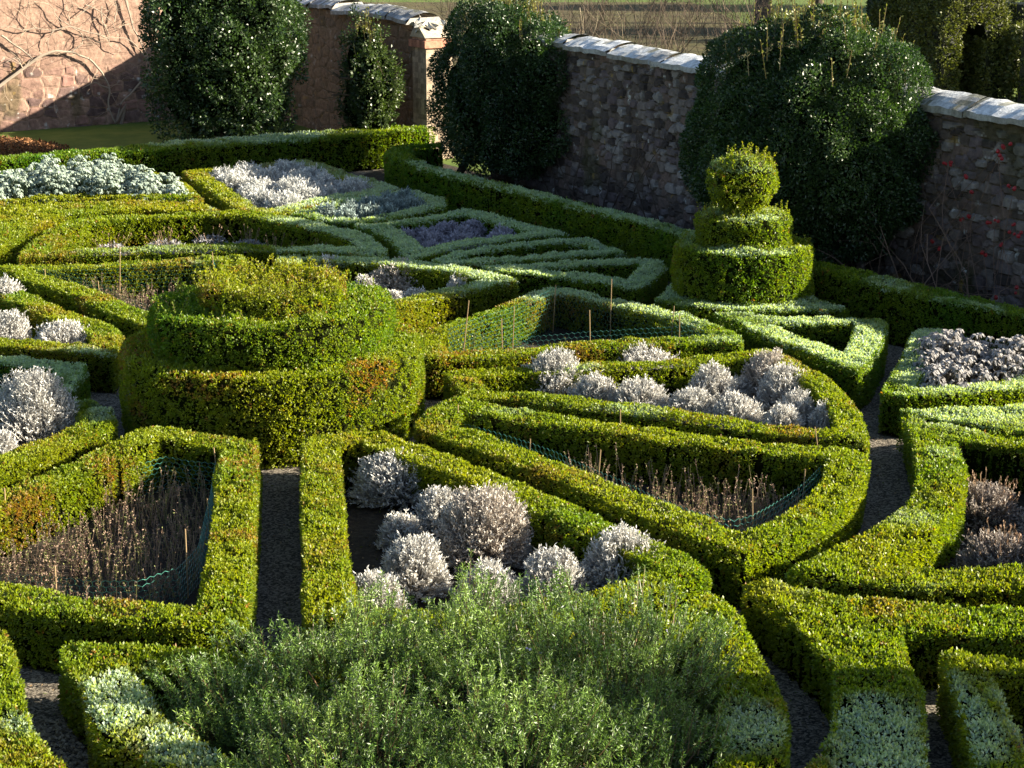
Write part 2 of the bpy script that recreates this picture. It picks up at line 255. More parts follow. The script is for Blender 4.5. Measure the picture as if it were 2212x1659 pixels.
M_BOX = leaf_mat("box_leaf", .46, .45, (1.5, 1.5, .3), .4)
M_GLOSSY = leaf_mat("glossy_leaf", .40, .25, (1.3, 1.5, .5), .55)
M_YEW = leaf_mat("yew_leaf", .5, .25)
M_SILVER = leaf_mat("silver_leaf", .75, .25, (1.05, 1.0, .9), .2)
M_ROSEMARY = leaf_mat("rosemary_needle", .45, .25, (1.2, 1.3, .7))
M_DRY = leaf_mat("dry_stem", .8, .15, (1.1, 1.0, .8), .2)
M_WOOD = leaf_mat("bark", .85, 0, spec=.2)
M_STONE = stone_mat("rubble_stone")
M_COPING = stone_mat("coping_stone", 14.0)
M_NET = leaf_mat("green_wire", .35, 0)
M_LAWN = ground_mat("lawn_grass", [(.04, .075, .012), (.075, .115, .018), (.12, .14, .03)], 1.3, .8)
M_SHADEBROWN = ground_mat("shade_brown", [(.03, .024, .012), (.065, .055, .02), (.10, .095, .03)], .8, .8)  # browned, darker grass colour standing in for shade and twigs
M_GRAVEL = ground_mat("path_gravel", [(.035, .03, .025), (.11, .095, .075), (.24, .21, .17)], 30.0, 1.0, vor=55.0)
M_SOIL = ground_mat("dark_soil", [(.012, .01, .008), (.03, .024, .018), (.06, .05, .038)], 14.0, 1.0)

# ------------------------------------------------------------------ leafy surfaces
def dist_len(P, px, lo, hi=.2):
    d = np.linalg.norm(P - EYE, axis=1)
    return np.clip(d * px / 1756.0, lo, hi)

def facing(P, N):
    """1 towards the garden side we look from, less on backs and far outside the view"""
    v = norm(EYE - P)
    f = np.where(np.einsum('ij,ij->i', v, N) > -.15, 1.0, .35)
    u = P[:, 0] / np.maximum(P[:, 1] * .962 + (6 - P[:, 2]) * .274, .5)
    return np.where(np.abs(u) > .34, f * .3, f)

FROST = np.array(DATA['FROST'])
def frost_at(P):
    f = np.zeros(len(P))
    wob = (vnoise(P * 2.2, 5) - .5) * .7 + (vnoise(P * 9, 6) - .5) * .5
    for x, y, rx, ry, s in FROST:
        d = np.sqrt(((P[:, 0] - x) / rx) ** 2 + ((P[:, 1] - y) / ry) ** 2) + wob
        f = np.maximum(f, s * sstep(1.25, .55, d))
    return f

def box_cols(P, yellow=.5, bronze=.3, seed=0):
    n = len(P)
    t = np.clip(yellow + .75 * (fbm(P * .9, seed) - .5) + .35 * (rng.random(n) - .5), 0, 1)
    c = mix((.058, .155, .012), (.225, .235, .010), t)
    b = sstep(.6, .78, vnoise(P * 2.0, seed + 9) * .7 + .3 * rng.random(n)) * bronze
    b = np.where(rng.random(n) < .012, .9, b)
    c = mix(c, (.24, .115, .03), np.clip(b * (.4 + rng.random(n)), 0, 1))
    return c * (.8 + .4 * rng.random((n, 1)))

FROSTC = np.array((.40, .50, .45))
def tufts(g, P, N, L, nl, colf, up=.35, jitter=.5, wid=.58, frost=True, lift=.3):
    """clumps of nl small leaves at each surface point"""
    n = len(P)
    if not n: return
    A = norm(N + up * Z3 + jitter * rand_unit(n))
    base_c = colf(P)
    if frost:
        F = frost_at(P) * sstep(.35, .8, N[:, 2])
    for k in range(nl):
        rd = rand_unit(n)
        D = norm(A * .6 + rd * .85)
        B = P + rd * (L * lift)[:, None] + A * (L * .4 * rng.random(n))[:, None]
        c = base_c * (.75 + .5 * rng.random((n, 1)))
        if frost:
            f = np.clip(F * (.55 + .7 * rng.random(n)), 0, .92) * (.5 + .5 * sstep(-.4, .3, D[:, 2]))
            c = mix(c, FROSTC * (.8 + .4 * rng.random((n, 1))), f)
        g.leaves(B, D, L * (.75 + .5 * rng.random(n)), L * wid * (.8 + .4 * rng.random(n)), c)

def tuft_density(L, nl, k):
    return k / (.29 * L * L) / nl

def thin(P, N, dens, dmax):
    keep = rng.random(len(P)) < dens / dmax
    return P[keep], N[keep]

# ------------------------------------------------------------------ clipped hedges
class Poly:
    def __init__(self, pts):
        p = np.asarray(pts, float)
        ar = np.sum(p[:, 0] * np.roll(p[:, 1], -1) - p[:, 1] * np.roll(p[:, 0], -1))
        if ar < 0: p = p[::-1]
        q = np.roll(p, -1, 0); keep = np.linalg.norm(q - p, axis=1) > .01
        self.p = p[keep]; self.q = np.roll(self.p, -1, 0)
        e = self.q - self.p; self.len = np.linalg.norm(e, axis=1)
        self.nrm = np.stack([e[:, 1], -e[:, 0]], 1) / self.len[:, None]
        self.lo, self.hi = self.p.min(0), self.p.max(0)
    def sd(self, X):
        """distance to the outline, positive inside"""
        out = np.empty(len(X))
        for s in range(0, len(X), 60000):
            x = X[s:s + 60000]
            e = self.q - self.p
            w = x[:, None] - self.p[None]
            t = np.clip(np.einsum('nmk,mk->nm', w, e) / (self.len ** 2), 0, 1)
            d = np.sqrt((((w - t[..., None] * e) ** 2).sum(-1)).min(1))
            y0, y1 = self.p[:, 1], self.q[:, 1]
            cr = ((y0[None] <= x[:, 1:2]) != (y1[None] <= x[:, 1:2]))
            xi = self.p[:, 0] + (x[:, 1:2] - y0) / np.where(y1 - y0 == 0, 1e-9, y1 - y0) * e[:, 0]
            ins = (np.sum(cr & (x[:, 0:1] < xi), 1) % 2) == 1
            out[s:s + 60000] = np.where(ins, d, -d)
        return out
    def edge_points(self, n):
        s = rng.random(n) * self.len.sum(); c = np.concatenate([[0], np.cumsum(self.len)])
        i = np.clip(np.searchsorted(c, s) - 1, 0, len(self.len) - 1)
        t = ((s - c[i]) / self.len[i])[:, None]
        return self.p[i] * (1 - t) + self.q[i] * t, self.nrm[i]
    def inset(self, w):
        n0 = np.roll(self.nrm, 1, 0); n1 = self.nrm
        b = n0 + n1; b = b / np.maximum((b * n1).sum(1), .35)[:, None]
        return self.p - b * w

NL = 5
def hedge_geo(g, poly, h, w, yellow=.5, bronze=.3, k=1.9, px=2.4, lo=.030, seed=0, solid=False):
    if solid: w = 99.0
    # dark twiggy core
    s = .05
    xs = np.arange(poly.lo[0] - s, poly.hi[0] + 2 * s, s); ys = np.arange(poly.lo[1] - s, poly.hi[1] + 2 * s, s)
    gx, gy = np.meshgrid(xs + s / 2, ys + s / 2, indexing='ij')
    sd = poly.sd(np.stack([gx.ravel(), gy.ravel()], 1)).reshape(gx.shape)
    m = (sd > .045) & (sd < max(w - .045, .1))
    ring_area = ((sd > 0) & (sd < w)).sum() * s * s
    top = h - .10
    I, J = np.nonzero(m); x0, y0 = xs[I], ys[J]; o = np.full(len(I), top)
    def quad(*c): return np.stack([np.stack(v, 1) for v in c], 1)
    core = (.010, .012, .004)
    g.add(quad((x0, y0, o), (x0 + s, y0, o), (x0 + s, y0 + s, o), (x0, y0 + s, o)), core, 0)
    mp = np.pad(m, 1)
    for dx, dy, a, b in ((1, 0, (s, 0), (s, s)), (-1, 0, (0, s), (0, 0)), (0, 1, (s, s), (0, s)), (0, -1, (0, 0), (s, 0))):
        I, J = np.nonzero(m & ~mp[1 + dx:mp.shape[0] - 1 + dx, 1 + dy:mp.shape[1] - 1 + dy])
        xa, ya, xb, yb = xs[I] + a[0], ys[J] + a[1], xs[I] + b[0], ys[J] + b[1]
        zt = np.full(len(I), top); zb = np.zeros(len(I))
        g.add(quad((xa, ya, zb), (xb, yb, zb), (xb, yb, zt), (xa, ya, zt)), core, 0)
    colf = lambda P: box_cols(P, yellow, bronze, seed)
    def emit(P, N, dmax):
        L = dist_len(P, px, lo)
        d = tuft_density(L, NL, k) * facing(P, N)
        P, N = thin(P, N, d, dmax)
        if not len(P): return
        flat = N[:, 2] < .5
        wob = (vnoise(P * np.array([1.1, 1.1, 2.0]), 3 + seed) - .5) * .07 + (vnoise(P * 6.0, 4) - .5) * np.where(flat, .03, .06)
        P = P + N * (wob - np.where(flat, .02, .010))[:, None]
        L = dist_len(P, px, lo)
        low = rng.random(len(P)) > .55 * (1 - np.clip(P[:, 2] / .14, 0, 1))
        a, b = flat & low, ~flat
        tufts(g, P[a], N[a], L[a], NL, colf, up=.1, jitter=.25, lift=.2)
        tufts(g, P[b], N[b], L[b], NL, colf, up=.35, jitter=.6)
    cpt = np.array([[*(poly.p.mean(0)), h]])
    near = np.concatenate([poly.p, np.full((len(poly.p), 1), h)], 1)
    dmax = tuft_density(dist_len(near, px, lo).min(), NL, k)
    bb = (poly.hi - poly.lo).prod()
    n = int(bb * dmax)
    X = poly.lo + rng.random((n, 2)) * (poly.hi - poly.lo)
    d = poly.sd(X); X = X[(d > 0) & (d < w)]; d = d[(d > 0) & (d < w)]
    P = np.concatenate([X, np.full((len(X), 1), h)], 1)
    edge = np.minimum(d, w - d)                                   # softly rounded shoulders
    P[:, 2] -= .025 * (1 - np.clip(edge / .06, 0, 1)) ** 2
    emit(P, np.tile(Z3, (len(P), 1)), dmax)
    n = int(poly.len.sum() * h * dmax)
    E, nn = poly.edge_points(n)
    P = np.concatenate([E, rng.random((n, 1)) * (h - .02) + .02], 1)
    emit(P, np.concatenate([nn, np.zeros((n, 1))], 1), dmax)
    if w < 50:
        E, nn = poly.edge_points(n)
        X = E - nn * w
        ok = np.abs(poly.sd(X) - w) < .012
        X, nn = X[ok], nn[ok]
        P = np.concatenate([X, rng.random((len(X), 1)) * (h - .02) + .02], 1)
        emit(P, np.concatenate([-nn, np.zeros((len(X), 1))], 1), dmax)

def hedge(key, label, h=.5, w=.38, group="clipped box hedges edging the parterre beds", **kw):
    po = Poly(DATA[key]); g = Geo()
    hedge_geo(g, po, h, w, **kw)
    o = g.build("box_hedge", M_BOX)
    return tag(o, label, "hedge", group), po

# ------------------------------------------------------------------ turned topiary, domed bushes
def revolve_points(prof, n):
    prof = np.asarray(prof, float); a, b = prof[:-1], prof[1:]
    sl = np.linalg.norm(b - a, axis=1); ar = np.pi * (a[:, 0] + b[:, 0]) * sl
    i = rng.choice(len(ar), n, p=ar / ar.sum())
    r0, r1 = a[i, 0], b[i, 0]; u = rng.random(n)
    t = np.where(np.abs(r1 - r0) < 1e-6, u, (np.sqrt(r0 ** 2 + u * (r1 ** 2 - r0 ** 2)) - r0) / np.where(np.abs(r1 - r0) < 1e-6, 1, r1 - r0))
    r = r0 + (r1 - r0) * t; z = a[i, 1] + (b[i, 1] - a[i, 1]) * t
    th = rng.random(n) * 2 * np.pi
    nr, nz = (b[i, 1] - a[i, 1]) / sl[i], -(b[i, 0] - a[i, 0]) / sl[i]
    return np.stack([r * np.cos(th), r * np.sin(th), z], 1), np.stack([nr * np.cos(th), nr * np.sin(th), nz], 1), ar.sum()

def revolve_core(g, prof, c, off, col, k=40):
    prof = np.asarray(prof, float).copy()
    prof[:, 0] = np.maximum(prof[:, 0] - off, 0.0); prof[:, 1] = np.maximum(prof[:, 1] - off * .8, 0)
    th = np.linspace(0, 2 * np.pi, k + 1)
    pts = np.stack([prof[:, 0][:, None] * np.cos(th) + c[0], prof[:, 0][:, None] * np.sin(th) + c[1], np.repeat(prof[:, 1][:, None], k + 1, 1)], 2)
    g.grid(pts, col, 0)

def tier(prof, c, parent, yellow=.5, bronze=.3, rough=.05, k=1.5, px=2.3, lo=.031, seed=0, jitter=.6, shoots=0):
    g = Geo(); c3 = np.array([c[0], c[1], 0.0])
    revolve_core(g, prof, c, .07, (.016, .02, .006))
    P, N, ar = revolve_points(prof, 10)
    L = float(dist_len((c3 + Z3)[None], px, lo)[0]); dm = tuft_density(L, 6, k)
    P, N, ar = revolve_points(prof, int(ar * dm)); P = P + c3
    keep = rng.random(len(P)) < facing(P, N); P, N = P[keep], N[keep]
    P = P + N * ((vnoise(P * 2.2, seed + 3) - .5) * rough * 1.6 + (vnoise(P * 7.0, seed + 4) - .5) * rough)[:, None]
    tufts(g, P, N, np.full(len(P), L), 6, lambda q: box_cols(q, yellow, bronze, seed), jitter=jitter)
    if shoots:
        S, SN, _ = revolve_points(prof, shoots); S = S + c3
        ok = SN[:, 2] > .3; S, SN = S[ok], SN[ok]
        ln = .06 + .12 * rng.random(len(S)); D = norm(Z3 + .5 * rand_unit(len(S)))
        g.sticks(S, S + D * ln[:, None], .004, .002, (.14, .11, .03))
        for t in (.25, .45, .65, .85, 1.0):
            for _ in range(2):
                B = S + D * (ln * t)[:, None]
                g.leaves(B, norm(D * .6 + rand_unit(len(S)) * .8), L * .95, L * .6, box_cols(B, yellow + .15, bronze, seed))
    return g.build("tier", M_BOX, parent)

def dome_points(n, pw=2.6):
    """directions and points on a unit super-ellipsoid, z in -1..1"""
    d = rand_unit(n)
    r = (np.abs(d) ** pw).sum(1) ** (-1 / pw)
    p = d * r[:, None]
    nn = norm(np.sign(p) * np.abs(p) ** (pw - 1))
    return p, nn

def crown(g, c, rad, zc, zlo, px, lo, colf, k=1.5, nl=5, rough=.18, fr=2.2, pw=2.2, seed=0, core=.80, corec=(.006, .01, .004), up=.15, jitter=.7, wid=.5, layers=((1.0, 1.0), (.93, .5)), lump=0.0, R=None):
    c3 = np.array([c[0], c[1], zc]); rad = np.asarray(rad, float); R = np.eye(3) if R is None else R
    a = 4 * np.pi * ((rad[0] * rad[1]) ** 1.6 / 3 + (rad[0] * rad[2]) ** 1.6 / 3 + (rad[1] * rad[2]) ** 1.6 / 3) ** (1 / 1.6) * 1.1
    def swell(u):
        w = 1 + rough * (fbm(u * fr, seed) - .5) * 2
        if lump: w = w + lump * (sstep(.35, .75, vnoise(u * fr * 2.4, seed + 6)) - .5)
        return w
    L0 = float(dist_len(c3[None], px, lo)[0])
    for sc, kk in layers:
        n = int(a * tuft_density(L0, nl, k * kk))
        u, nn = dome_points(n, pw)
        P = c3 + (u * rad * (swell(u) * sc)[:, None]) @ R.T; N = norm(nn / rad) @ R.T
        ok = (P[:, 2] > zlo + .25 * (vnoise(P * 2.5, seed + 8) - .3)) & (rng.random(n) < facing(P, N))
        tufts(g, P[ok], N[ok], np.full(ok.sum(), L0), nl, colf, up=up, jitter=jitter, wid=wid, frost=False, lift=.6)
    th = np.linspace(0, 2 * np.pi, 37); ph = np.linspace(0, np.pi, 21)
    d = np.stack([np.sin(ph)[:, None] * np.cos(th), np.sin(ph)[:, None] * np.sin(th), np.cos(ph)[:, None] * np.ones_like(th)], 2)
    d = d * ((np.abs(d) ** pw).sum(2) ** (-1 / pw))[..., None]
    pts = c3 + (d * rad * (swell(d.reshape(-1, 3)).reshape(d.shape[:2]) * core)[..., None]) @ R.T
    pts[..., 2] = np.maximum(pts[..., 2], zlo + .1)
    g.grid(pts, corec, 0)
    return c3, rad, swell

def dark_leaf(a=(.012, .032, .010), b=(.035, .075, .018), seed=0, hi=.0):
    def f(P):
        n = len(P); t = np.clip(.45 + 1.0 * (fbm(P * 1.3, seed) - .5) + .5 * (rng.random(n) - .5), 0, 1)
        c = mix(a, b, t)
        if hi: c = mix(c, (.12, .14, .03), (rng.random(n) < hi) * .8)
        return c
    return f

def branchy(g, base, d, ln, r, depth, col, spread=.6, sub=3, up=.15, k=4, steps=4):
    """a bare branch that forks"""
    pts = [np.array(base, float)]; d = norm(np.array(d, float))
    for i in range(steps):
        d = norm(d + rng.normal(size=3) * .18 + up * .3 * Z3); pts.append(pts[-1] + d * ln / steps)
    pts = np.array(pts); rr = np.linspace(r, r * .55, steps + 1)
    g.tube(pts, rr, np.array(col) * (.8 + .4 * rng.random()), k)
    if depth > 0:
        for j in range(sub):
            i = 1 + int(rng.integers(steps)); q = pts[i]
            nd = norm(d + rng.normal(size=3) * spread + up * Z3)
            branchy(g, q, nd, ln * (.5 + .25 * rng.random()), rr[i] * .6, depth - 1, col, spread, sub, up, 3, 3)

# ------------------------------------------------------------------ ground
WALL_D = np.array([.517, -.856]); WALL_N = np.array([-.856, -.517]); CORNER = np.array([-6.95, 48.0])
LEFT_D = np.array([-.846, -.533]); LEFT_N = np.array([.533, -.846])
def on_wall(t, off=0.0):
    return CORNER + WALL_D * t + WALL_N * off
def on_left(t, off=0.0):
    return CORNER + LEFT_D * t + LEFT_N * off

lawn = kind(sheet("lawn", [[(-220, -30), (260, -30), (260, 420), (-220, 420)]], M_LAWN, 0.0), "structure")
bl, br = np.array(DATA['BL']), np.array(DATA['BR'])
garden = [bl[1] + (0, .2), bl[4] + (0, .3), (-2.4, 37.2), (-.7, 33.0), (7.5, 19.5), (9.5, 5.0), (-14, 5.0), (-14.5, 30)]
gravel = kind(sheet("gravel_path", [garden], M_GRAVEL, 0.004), "structure")
border = [on_wall(9.5, .0), on_wall(45, .0), on_wall(45, 2.2), on_wall(24.5, 1.7), on_wall(11, 2.3)]
soil = kind(sheet("soil", [DATA[k] for k in "A B C D E F G H I J K M N O P R T U W BB".split()], M_SOIL, 0.008), "structure")
soil_border = kind(sheet("soil_border", [border], M_SOIL, 0.012), "structure")

# ------------------------------------------------------------------ rubble walls
def rubble(g, P0, D, Nrm, s0, s1, ztop, cell, cols, step=.035, depth=.035, mortar=(.11, .085, .065), seed=0, z0=0.0, soft=0.0, zbot_soft=None, yscale=.62):
    """a wall face of irregular stones standing proud of their joints"""
    ns = int((s1 - s0) / step); nz = int((ztop(s0) if callable(ztop) else ztop) / step)
    S = np.linspace(s0, s1, ns + 1); U = np.linspace(0, 1, nz + 1)
    top = np.array([ztop(s) if callable(ztop) else ztop for s in S])
    s = np.repeat(S[:, None], nz + 1, 1); z = z0 + (top[:, None] - z0) * U[None]
    X = np.stack([s / cell, z / (cell * yscale)], 2)
    X = X + .35 * np.stack([vnoise(np.stack([s * 2, z * 2, s * 0], 2), seed) - .5, vnoise(np.stack([s * 2, z * 2, s * 0 + 5], 2), seed) - .5], 2)
    I = np.floor(X); d1 = np.full(s.shape, 9.0); d2 = np.full(s.shape, 9.0); cid = np.zeros(s.shape)
    for dx in (-1, 0, 1):
        for dz in (-1, 0, 1):
            C = I + (dx, dz)
            key = np.stack([C[..., 0], C[..., 1], np.full(s.shape, seed + 3)], 2).astype(np.int64)
            jx = _hash(key); jz = _hash(key + np.array([0, 0, 11])); sz = _hash(key + np.array([0, 0, 23])) * .25
            d = np.sqrt((C[..., 0] + .5 + (jx - .5) * .75 - X[..., 0]) ** 2 + (C[..., 1] + .5 + (jz - .5) * .6 - X[..., 1]) ** 2) - sz
            idv = _hash(key + np.array([0, 0, 37]))
            cl = d < d1
            d2 = np.where(cl, d1, np.minimum(d2, d)); cid = np.where(cl, idv, cid); d1 = np.where(cl, d, d1)
    e = sstep(.03, .2, d2 - d1)
    sf = soft if zbot_soft is None else soft * sstep(zbot_soft - .5, zbot_soft + .5, z + .8 * (vnoise(np.stack([s * .8, z * .8, s * 0], 2), 8) - .5))
    rough = fbm(np.stack([s * 7, z * 7, s * 0], 2), seed + 2)
    off = depth * e * (.5 + cid) * (1 - .8 * sf) + .03 * (rough - .5)
    P = np.zeros(s.shape + (3,)); P[..., :2] = P0 + D * s[..., None] + Nrm * off[..., None]; P[..., 2] = z
    cols = np.array(cols); ci = np.minimum((cid * len(cols)).astype(int), len(cols) - 1)
    c = cols[ci] * (.7 + .6 * fbm(np.stack([s * 5, z * 5, s * 0 + 3], 2), seed + 5))[..., None]
    c = mix(mortar, c, e * (1 - sf))
    moss = sstep(.6, .75, fbm(np.stack([s * 1.3, z * 1.3, s * 0], 2), seed + 7)) * .6
    c = mix(c, (.045, .045, .015), moss * (1 - sf))
    lich = sstep(.70, .85, fbm(np.stack([s * 7, z * 7, s * 0], 2), seed + 10))
    c = mix(c, (.42, .42, .40), lich * .8 * (1 - sf))
    lich2 = sstep(.90, .97, vnoise(np.stack([s * 5.5, z * 5.5, s * 0 + 30], 2), seed + 12))
    c = mix(c, (.26, .17, .04), lich2 * .6 * (1 - sf))
    g.grid(P, c[:-1, :-1])

def coping(parent, P0, D, Nrm, s0, s1, ztop, seed, pale=1.0):
    """rough weathered slabs lying along the wall head, sloping to both sides"""
    r = np.random.default_rng(seed); g = Geo(); s = s0
    while s < s1:
        ln = min(.9 + r.random() * 1.0, s1 - s + .02); h = .13 + .06 * r.random(); ov = .10 + .06 * r.random(); zt = ztop(s) + r.normal() * .015
        nu, nv = max(int(ln / .07), 3), 12
        u = np.linspace(0, ln - .02, nu + 1); v = np.linspace(-1, 1, nv + 1)
        half = .34 + ov
        prof_x = np.concatenate([[-half, -half], np.linspace(-half, half, nv - 3), [half, half]])
        prof_z = np.concatenate([[-.02, .07], .07 + h * (1 - np.abs(np.linspace(-1, 1, nv - 3)) ** 1.5), [.07, -.02]])
        uu = np.repeat(u[:, None], len(prof_x), 1); px = np.repeat(prof_x[None], nu + 1, 0); pz = np.repeat(prof_z[None], nu + 1, 0)
        key = np.stack([uu + s, px, pz], 2)
        px = px + .07 * (fbm(key * 2.2, seed) - .5) * 2; pz = pz + .035 * (fbm(key * 5, seed + 1) - .5) * 2 + (uu / ln - .5) * r.normal() * .05
        P = np.zeros(uu.shape + (3,)); P[..., :2] = P0 + D * (uu + s)[..., None] + Nrm * (px - .3)[..., None]; P[..., 2] = zt + pz
        t = sstep(.4, .6, fbm(key * 2.5, seed + 3))
        c = mix((.26, .265, .27), (.50, .52, .54), t) * pale
        c = mix(c, (.09, .09, .05), sstep(.55, .72, fbm(key * 4.2, seed + 4)) * .75)
        c = mix(c, (.22, .19, .15), (np.abs(px) > half * .96) * .6)
        g.grid(P, c[:-1, :-1])
        g.add(np.stack([P[0, 0], P[0, 3], P[0, -4], P[0, -1]])[None], (.3, .29, .27)); g.add(np.stack([P[-1, 0], P[-1, 3], P[-1, -4], P[-1, -1]])[None], (.3, .29, .27))
        s += ln
    return g.build("coping", M_COPING, parent)

ROSY = [(.13, .10, .085), (.17, .12, .10), (.09, .07, .06), (.20, .165, .15), (.15, .115, .115), (.07, .055, .05), (.16, .13, .125), (.26, .23, .215)]
GATE, WEND = 12.6, 28.3
ROSY = [tuple(.72 * v for v in c) for c in ROSY]
def wall_height(s):
    return 3.1 - .012 * s
# right-hand boundary wall, from the gate towards us
w = thing("stone_wall", "rubble stone wall with pale frosted coping, running behind the domed evergreens to the frame's edge", "wall", (*on_wall(GATE), 0))
g = Geo(); rubble(g, CORNER, WALL_D, WALL_N, GATE, WEND, wall_height, .25, ROSY, seed=1, depth=.05)
for t, o in ((GATE, 0), (WEND, 0)):
    a, b = on_wall(t), on_wall(t, -.6)
    g.add([[(*a, 0), (*b, 0), (*b, wall_height(t)), (*a, wall_height(t))]], (.2, .16, .14))
a, b = on_wall(WEND, -.6), on_wall(GATE, -.6)
g.add([[(*a, 0), (*b, 0), (*b, wall_height(GATE)), (*a, wall_height(WEND))]], (.22, .18, .15))
g.build("masonry", M_STONE, w)
coping(w, CORNER, WALL_D, WALL_N, GATE, WEND, wall_height, 5)
# unseen rest of the wall, height lowered to let sun reach the topiary
w = thing("unseen_low_wall", "unseen continuation of the rubble wall, lowered to let sun reach the small topiary", "wall", (*on_wall(WEND + .02), 0))
low_h = lambda s: 2.0
g = Geo(); rubble(g, CORNER, WALL_D, WALL_N, WEND + .02, 46.0, low_h, .30, ROSY, seed=21, step=.06)
a, b = on_wall(46, -.6), on_wall(WEND + .02, -.6)
g.add([[(*a, 0), (*b, 0), (*b, 2.0), (*a, 2.0)]], (.15, .12, .1)); g.build("masonry", M_STONE, w)
coping(w, CORNER, WALL_D, WALL_N, WEND + .02, 46.0, low_h, 6)
# wall between the corner and the gate pier
w = thing("stone_wall", "shaded brown stone wall with rough boulder coping between the holly and the gate pier", "wall", (*on_wall(4), 0))
g = Geo(); rubble(g, CORNER, WALL_D, WALL_N, 0.0, 9.15, wall_height, .42, [(.14, .095, .06), (.18, .125, .085), (.11, .08, .06), (.17, .115, .08)], seed=4, soft=.5, mortar=(.15, .105, .07))
a, b = on_wall(9.15, -.6), on_wall(0, -.6)
g.add([[(*a, 0), (*b, 0), (*b, 3.1), (*a, 3.0)]], (.22, .18, .15))
g.build("masonry", M_STONE, w)
coping(w, CORNER, WALL_D, WALL_N, .3, 9.1, wall_height, 9, .8)
# gate pier
p = thing("gate_pier", "square stone gate pier with pink brick band and little gabled cap", "gate pier", (*on_wall(9.5), 0))
def pier_box(g, t0, t1, o0, o1, z0, z1, c, inset=0.0):
    q = [on_wall(t0, o1), on_wall(t1, o1), on_wall(t1, o0), on_wall(t0, o0)]
    for i in range(4):
        a, b = q[i], q[(i + 1) % 4]; n = max(int(np.linalg.norm(b - a) / .12), 1); m = max(int((z1 - z0) / .11), 1)
        u = np.linspace(0, 1, n + 1); z = np.linspace(z0, z1, m + 1)
        P = np.zeros((n + 1, m + 1, 3)); P[..., :2] = a + (b - a) * u[:, None, None]; P[..., 2] = z[None]
        cc = np.array(c)[None, None] * (.6 + .7 * rng.random((n, m, 1))) * np.array([1, .97, .93])
        g.grid(P, cc)
    g.add([[(*v, z1) for v in q]], c); g.add([[(*v, z0) for v in q[::-1]]], c)
g = Geo(); pier_box(g, 9.2, 9.85, -.62, .06, 0, 2.5, (.30, .245, .19)); g.build("shaft", M_STONE, p)
g = Geo(); pier_box(g, 9.14, 9.91, -.68, .12, 2.502, 2.66, (.36, .17, .12)); pier_box(g, 9.2, 9.85, -.62, .06, 2.664, 2.72, (.33, .2, .15)); g.build("band", M_STONE, p)
g = Geo()
q = [np.array([*on_wall(t, o), 2.724]) for t, o in ((9.16, .1), (9.89, .1), (9.89, -.66), (9.16, -.66))]
r0, r1 = np.array([*on_wall(9.525, .12), 3.06]), np.array([*on_wall(9.525, -.68), 3.06])
g.add([[q[0], q[1], r0, r0 + (0, 0, .001)], [q[2], q[3], r1, r1 + (0, 0, .001)], [q[1], q[2], r1, r0], [q[3], q[0], r0, r1]], (.36, .31, .24))
for k in range(14):
    s = rng.random(); c = r0 + (r1 - r0) * s + rng.normal(size=3) * (.12, .12, .04) - (0, 0, .08)
    pts = c + rand_unit(6) * .12; g.add([[pts[0], pts[1], pts[2], pts[3]], [pts[2], pts[3], pts[4], pts[5]]], (.5, .49, .46))
g.build("cap", M_COPING, p)
# sunlit wall at the left
w = thing("stone_wall", "high buff and pink stone wall, sunlit above and shaded below, carrying the bare climber", "wall", (*on_left(6), 0))
g = Geo()
BUFF = [(.20, .125, .10), (.24, .155, .12), (.13, .085, .075), (.18, .11, .09), (.10, .065, .06), (.21, .12, .10)]
rubble(g, CORNER, LEFT_D, LEFT_N, 0.0, 16.0, 5.2, .42, BUFF, seed=7, soft=.90, zbot_soft=1.6, mortar=(.235, .155, .118), depth=.02)
a, b = on_left(16, -.6), on_left(0, -.6)
g.add([[(*b, 0), (*a, 0), (*a, 5.2), (*b, 5.2)]], (.3, .24, .2)); 
g.add([[(*on_left(0), 5.2), (*on_left(16), 5.2), (*a, 5.2), (*b, 5.2)]], (.3, .25, .2))
g.build("masonry", M_STONE, w)

